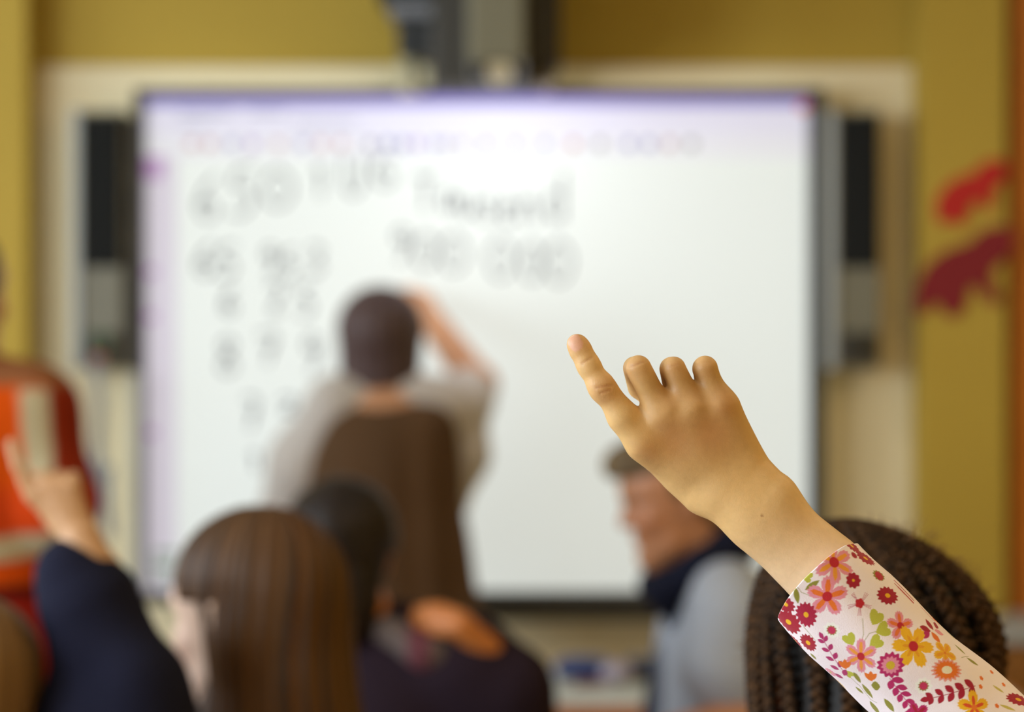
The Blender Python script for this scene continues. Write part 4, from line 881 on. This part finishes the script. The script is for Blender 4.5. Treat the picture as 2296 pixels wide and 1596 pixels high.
# ---- 5. dark-haired child below the teacher
def dark_child():
    d = 3.2; hc = V(px(768, d), d, pz(1240, d)); R = frame((.15, 1, -.12)); S_ = .92; sk = lin(196, 118, 56)
    H, T = head(hc, R, S_)
    sl = V(px(700, d), d, pz(1490, d)); sr = V(px(1040, d), d-.02, pz(1500, d)); TT, LL, hip, f, r = seated(sl, sr, (0, 1), .50)
    eR = V(px(1150, d), d-.03, pz(1512, d)); wR = V(px(1035, d), d-.08, pz(1385, d)); eL = sl+V(-.06, .04, -.2); wL = eL+V(.04, .18, .02)
    D_ = nrm(V(-1, .25, .12)); hR = hand_curled(wR, nrm(V(.1, -.2, -1))*-1, D_, nrm(V(.1, -.8, .5)), .74, .9, .04, .4)
    body = H+[(cap(hc-V(0, .02, .06), V(px(850, d), d, pz(1440, d)), .046, .05), .02)]+TT+[(cap(sr, eR, .04, .030), .02), (cap(eR, wR, .029, .019), .015), (cap(sl, eL, .04, .034), .02), (cap(eL, wL, .03, .022), .02)]+hand_curled(wL, (1, 0, 0), (.1, 1, 0), (0, 0, 1), .85, .3)
    o = bodymesh('person', [(body, .02, .006), (hR+[(cap(wR*.8+eR*.2, wR, .021, .018), .008)], .01, .003)], skinf, skincol(sk, hc, R, S_), base=V(px(850, d), d, 0))
    tag(o, 'person with nearly black hair and dark plum top, bent arm beside the neck', 'person'); eyes(T, o, R); trousers(LL, o, lin(35, 35, 45))
    hs = wob(51, 6, 60, 160); P = [(ell(T(0, -.012, .030), (.083, .103, .084), R), .02), (ell(T(0, -.05, -.05), (.068, .056, .075), R), .03), (ell(T(.01, -.052, -.10), (.045, .035, .05), R), .03)]
    hair_shell(hc, R, S_, 'hair', o, P, lambda l: np.minimum(l[:, 1]-.045, .055-l[:, 2]), lambda l, v: np.tile(lin(34, 24, 18), (len(l), 1))*(1+.3*hs(v))[:, None], lambda l, p: .0025*hs(p*1.5), .005)
    sh = TT+[(cap(V(px(880, d), d, pz(1440, d)), V(px(1060, d), d, pz(1490, d)), .055, .06), .04), (cap(sr, eR-V(.0, 0, .012), .046, .050), .03), (cap(eR-V(0, 0, .012), eR*.92+wR*.08-V(0, 0, .02), .044, .036), .02), (cap(sl, eL, .046, .04), .03), (cap(sr, V(px(1120, d), d, pz(1640, d)), .05, .07), .05)]
    f0 = sdf(sh, .04, .008); wv = wob(52, 6, 15, 45); lo, hi = bounds(sh, .03); v, fc = snet(lambda p: f0(p)+.004*wv(p), lo, hi, .006)
    mk('top', v, fc, cloth, o, col=np.tile(lin(40, 28, 38), (len(v), 1)))
    cl = [(cap(V(px(870, d), d-.05, pz(1405, d)), V(px(960, d), d-.065, pz(1450, d)), .024, .026), .02), (cap(V(px(960, d), d-.065, pz(1450, d)), V(px(1070, d), d-.05, pz(1468, d)), .026, .02), .02)]
    f0 = sdf(cl, .03); lo, hi = bounds(cl); v, fc = snet(lambda p: f0(p)+.002*wv(p*2), lo, hi, .005)
    q = mk('scarf', v, fc, cloth, o, col=mix(np.tile(lin(104, 92, 88), (len(v), 1)), lin(100, 56, 62), sstep(.025, .01, np.abs(v[:, 0]-px(945, d))))); q['label'] = 'grey and pink scarf end under the bent arm'
dark_child()

# ---- 6. long-haired girl
def girl():
    d = 2.5; hc = V(px(566, d), d, pz(1374, d)); R = frame((-.80, .60, -.10), (-.04, 0, 1)); S_ = 1.03; sk = lin(242, 206, 182)
    H, T = head(hc, R, S_); sl = V(px(470, d), d+.07, .89); sr = V(px(800, d), d-.02, .89); TT, LL, hip, f, r = seated(sl, sr, (-.2, 1), .48)
    eL, eR = sl+V(-.03, .08, -.2), sr+V(.03, .06, -.2); wL, wR = eL+V(.05, .18, .02), eR+V(-.06, .18, .02)
    body = H+[(cap(hc-V(-.01, .01, .06), V(px(620, d), d, .92), .045, .05), .02)]+TT+[(cap(sl, eL, .04, .032), .02), (cap(eL, wL, .03, .022), .02), (cap(sr, eR, .04, .032), .02), (cap(eR, wR, .03, .022), .02)]
    body += hand_curled(wL, (1, 0, 0), (.1, 1, 0), (0, 0, 1), .85, .25)+hand_curled(wR, (-1, 0, 0), (-.1, 1, 0), (0, 0, 1), .85, .25)
    o = bodymesh('person', [(body, .02, .005)], skinf, skincol(sk, hc, R, S_), base=V(hc[0], d, 0))
    tag(o, 'person with long straight brown hair seen from behind, cheek turned to the left', 'person'); eyes(T, o, R); trousers(LL, o, lin(50, 50, 65))
    f0 = sdf(TT+[(cap(sl, eL, .04, .034), .03), (cap(sr, eR, .04, .034), .03)], .03, .010); lo, hi = bounds(TT+[cap(sl, eL, .05), cap(sr, eR, .05)], .03); wv = wob(61, 6, 20, 70)
    v, fc = snet(lambda p: f0(p)+.003*wv(p), lo, hi, .007); mk('sweater', v, fc, cloth, o, col=np.tile(lin(70, 50, 50), (len(v), 1)))
    hs = wob1(62, 9, 6, 42); hs2 = wob1(63, 9, 20, 90)
    E3 = np.eye(3)
    P = [(ell(T(0, -.014, .034), (.084, .106, .087), R), .02), (ell(hc+V(.044, -.010, -.05), (.075, .085, .12), E3), .04), (ell(T(-.034, -.028, -.025), (.054, .046, .06), R), .02), (ell(hc+V(.030, -.03, -.17), (.104, .068, .12), E3), .05), (ell(hc+V(.030, -.04, -.28), (.104, .050, .12), E3), .05)]
    ang = lambda v: np.arctan2(v[:, 0]-hc[0]-.01, -(v[:, 1]-hc[1]-.03))
    c1, c2, c3 = lin(40, 26, 14), lin(122, 80, 36), lin(176, 112, 62)
    def hcol(l, v):
        a = ang(v)+.08*np.sin(v[:, 2]*14); t = np.clip(.38+.75*hs(a*2.2)+.35*hs2(a), 0, 1); c = mix(np.tile(c1, (len(v), 1)), c2, t)
        return mix(c, c3, np.clip((t-.75)*2, 0, 1)*.6)
    hair_shell(hc, R, S_, 'hair', o, P, lambda l: np.minimum(np.minimum(l[:, 1]-.006, .022-l[:, 2]), l[:, 2]+.066), hcol, lambda l, p: .0045*hs(ang(p)*2.2+.1*np.sin(p[:, 2]*14)), .0035)
girl()

# ---- 7. child at far left raising a hand with one finger, navy sweater
def pointing_child():
    d = 2.34; K = d/F
    # take the pointing hand, turn it by 12 degrees and set it at this child's wrist
    wc = V(1690, 1130); a = math.radians(12); sc = .86
    def TL(x, y, z):
        u = (V(x, y)-wc)*MM*sc; 
        ux = u[0]; uz = -u[1]; rx = ux*math.cos(a)+uz*math.sin(a); rz = -ux*math.sin(a)+uz*math.cos(a)
        w0 = W(172, 1196, d); return V(w0[0]+rx, d+z*.001*sc, w0[2]+rz)
    hd = hand_point(TL, sc, True); eR = W(305, 1535, d-.03); wr = TL(1700, 1140, 6); sR = W(225, 1790, d); sL = W(-360, 1800, d)
    hc = V(px(-75, d), d-.01, pz(1568, d)); R = frame((.1, 1, -.1)); S_ = .95; sk = lin(206, 158, 114); H, T = head(hc, R, S_)
    TT, LL, hip, f, r = seated(sL, sR, (0, 1), .48); eL = sL+V(-.03, .08, -.2); wL = eL+V(.06, .18, .02)
    body = H+[(cap(hc-V(0, .01, .06), V(hc[0], d, .87), .045, .05), .02)]+TT+[(cap(sR, eR, .04, .034), .02), (cap(eR, wr, .034, .022), .02), (cap(sL, eL, .04, .034), .02), (cap(eL, wL, .03, .022), .02)]+hand_curled(wL, (1, 0, 0), (.1, 1, 0), (0, 0, 1), .85, .25)
    o = bodymesh('person', [(body, .02, .006), (hd, .01, .002)], skinf, skincol(sk, hc, R, S_), base=V(hc[0], d, 0))
    tag(o, 'person in a navy sweater raising one finger, light brown hair, bottom left corner', 'person'); eyes(T, o, R); trousers(LL, o, lin(50, 50, 65))
    hs = wob1(72, 9, 8, 60); P = [(ell(T(0, -.014, .032), (.084, .104, .086), R), .02), (ell(T(0, -.04, -.05), (.074, .06, .09), R), .03)]
    hair_shell(hc, R, S_, 'hair', o, P, lambda l: np.minimum(l[:, 1]-.045, .055-l[:, 2]), lambda l, v: mix(np.tile(lin(84, 60, 34), (len(l), 1)), lin(160, 122, 74), np.clip(.5+.7*hs(np.arctan2(l[:, 0], -l[:, 1])*2), 0, 1)), lambda l, p: .003*hs(np.arctan2(l[:, 0], -l[:, 1])*3), .004)
    q = lambda x, y, dd=0: W(x, y, d+dd)
    sh = TT+[(cap(q(162, 1290), q(196, 1345), .036, .046), .015), (cap(q(196, 1345), q(232, 1435), .046, .048), .015), (cap(q(232, 1435), q(300, 1530, -.02), .048, .044), .015), (cap(q(322, 1545, -.02), q(285, 1660), .042, .060), .03), (cap(q(285, 1660), sR, .070, .06), .04), (cap(sL, eL, .046, .04), .03),
             (cap(q(222, 1500, .01), q(200, 1640, .01), .042, .06), .03)]
    f0 = sdf(sh, .03, .004); wv = wob(76, 6, 30, 80); lo, hi = bounds(sh, .03); v, fc = snet(lambda p: f0(p)+.0035*wv(p), lo, hi, .005)
    mk('sweater', v, fc, cloth, o, col=np.tile(lin(27, 28, 46), (len(v), 1)))
pointing_child()

# ---- 8. standing person in the orange striped top, far left
def orange_person():
    d = 3.45; K = d/F; hc = V(px(-118, d), d, pz(655, d)); R = frame((.4, .9, 0)); S_ = 1.06; sk = lin(205, 150, 110); H, T = head(hc, R, S_)
    sR = V(px(75, d), d, pz(915, d)); sL = V(px(-330, d), d, pz(915, d)); m = (sL+sR)/2; hz = pz(1400, d)
    TT = [(cap(sL, sR, .060), .03), (ell(V(m[0], d, pz(1030, d)), (.165, .11, .17)), .05), (ell(V(m[0], d, pz(1230, d)), (.155, .115, .16)), .05), (ell(V(m[0], d, hz), (.17, .125, .14)), .05)]
    LL = [(ell(V(m[0], d, hz-.02), (.185, .14, .17)), .03)]
    for s_ in (-1, 1):
        h0 = V(m[0]+s_*.085, d, hz-.06); kn = V(m[0]+s_*.09, d+.01, .46); an = V(kn[0], d-.01, .08)
        LL += [(cap(h0, kn, .095, .062), .04), (cap(kn, an, .058, .042), .02), (cap(an-V(0, .01, .03), an+V(0, .13, -.045), .038, .032), .02)]
    eR = W(118, 1130, d-.02); wR = W(60, 1330, d+.22); eL = W(-400, 1150, d); wL = W(-330, 1340, d+.1)
    arm = [(cap(sR, eR, .052, .042), .02), (cap(eR, wR, .040, .026), .02), (cap(sL, eL, .052, .042), .02), (cap(eL, wL, .04, .026), .02)]
    body = H+[(cap(hc-V(0, .01, .07), V(m[0], d, m[2]+.02), .052, .06), .02)]+TT+arm+hand_curled(wR, (-.3, .3, .6), (-.6, -.6, -.5), (.2, -.8, .3), 1, .6)+hand_curled(wL, (1, 0, 0), (.1, -.3, -1), (0, -1, 0), 1, .4)
    o = bodymesh('person', [(body, .02, .006)], skinf, skincol(sk, hc, R, S_), base=V(m[0], d, 0))
    tag(o, 'person standing at the left edge in an orange and red top with pale stripes', 'person'); eyes(T, o, R); trousers(LL, o, lin(150, 34, 22))
    hs = wob1(82, 9, 8, 60); P = [(ell(T(0, -.014, .032), (.086, .106, .088), R), .02), (ell(T(0, -.04, -.05), (.074, .06, .09), R), .03)]
    hair_shell(hc, R, S_, 'hair', o, P, lambda l: np.minimum(l[:, 1]-.035, .055-l[:, 2]), lambda l, v: np.tile(lin(80, 58, 36), (len(l), 1))*(1+.4*hs(np.arctan2(l[:, 0], -l[:, 1])*2))[:, None], lambda l, p: .003*hs(np.arctan2(l[:, 0], -l[:, 1])*3), .005)
    sh = TT+[(cap(sR+V(-.01, 0, -.015), eR, .066, .058), .03), (cap(eR, W(110, 1230, d+.06), .058, .052), .03), (cap(sL, eL, .065, .06), .04), (cap(eL, wL*.5+eL*.5, .06, .05), .03)]
    f1 = sdf(sh, .03, .010); wv = wob(86, 6, 18, 50); lo, hi = bounds(sh, .04); zc = pz(1316, d)
    v, fc = snet(lambda p: np.maximum(f1(p)+.005*wv(p), zc-p[:, 2]), lo, hi, .006)
    X = 1148+v[:, 0]/d*F; Y = 798-(v[:, 2]-CAMZ)/d*F           # cloth coordinates of the knitted stripes
    OR_ = lin(218, 82, 4); RD_ = lin(140, 42, 12); WH = lin(196, 184, 150)
    c = np.tile(OR_, (len(v), 1)); xs = 92+.10*(Y-870)
    c = mix(c, RD_, sstep(xs+22, xs+34, X)); c = mix(c, WH, sstep(34, 24, np.abs(X-xs-4))*sstep(860, 880, Y)*sstep(1070, 1050, Y))
    c = mix(c, lin(190, 48, 16), .6*sstep(1050, 1120, Y)); c = mix(c, WH, sstep(30, 22, np.abs(Y-1222+.08*(X)))); c = mix(c, OR_, sstep(22, 16, np.abs(Y-1276))); c = mix(c, lin(70, 30, 22), sstep(1298, 1304, Y))
    c = mix(c, lin(150, 96, 60), sstep(872, 856, Y))
    top = mk('striped_top', v, fc, cloth, o, col=c); top['label'] = 'orange top with pale shoulder stripe and pale waist band'
orange_person()
for o in bpy.data.objects:
    if '_b' in o: del o['_b']
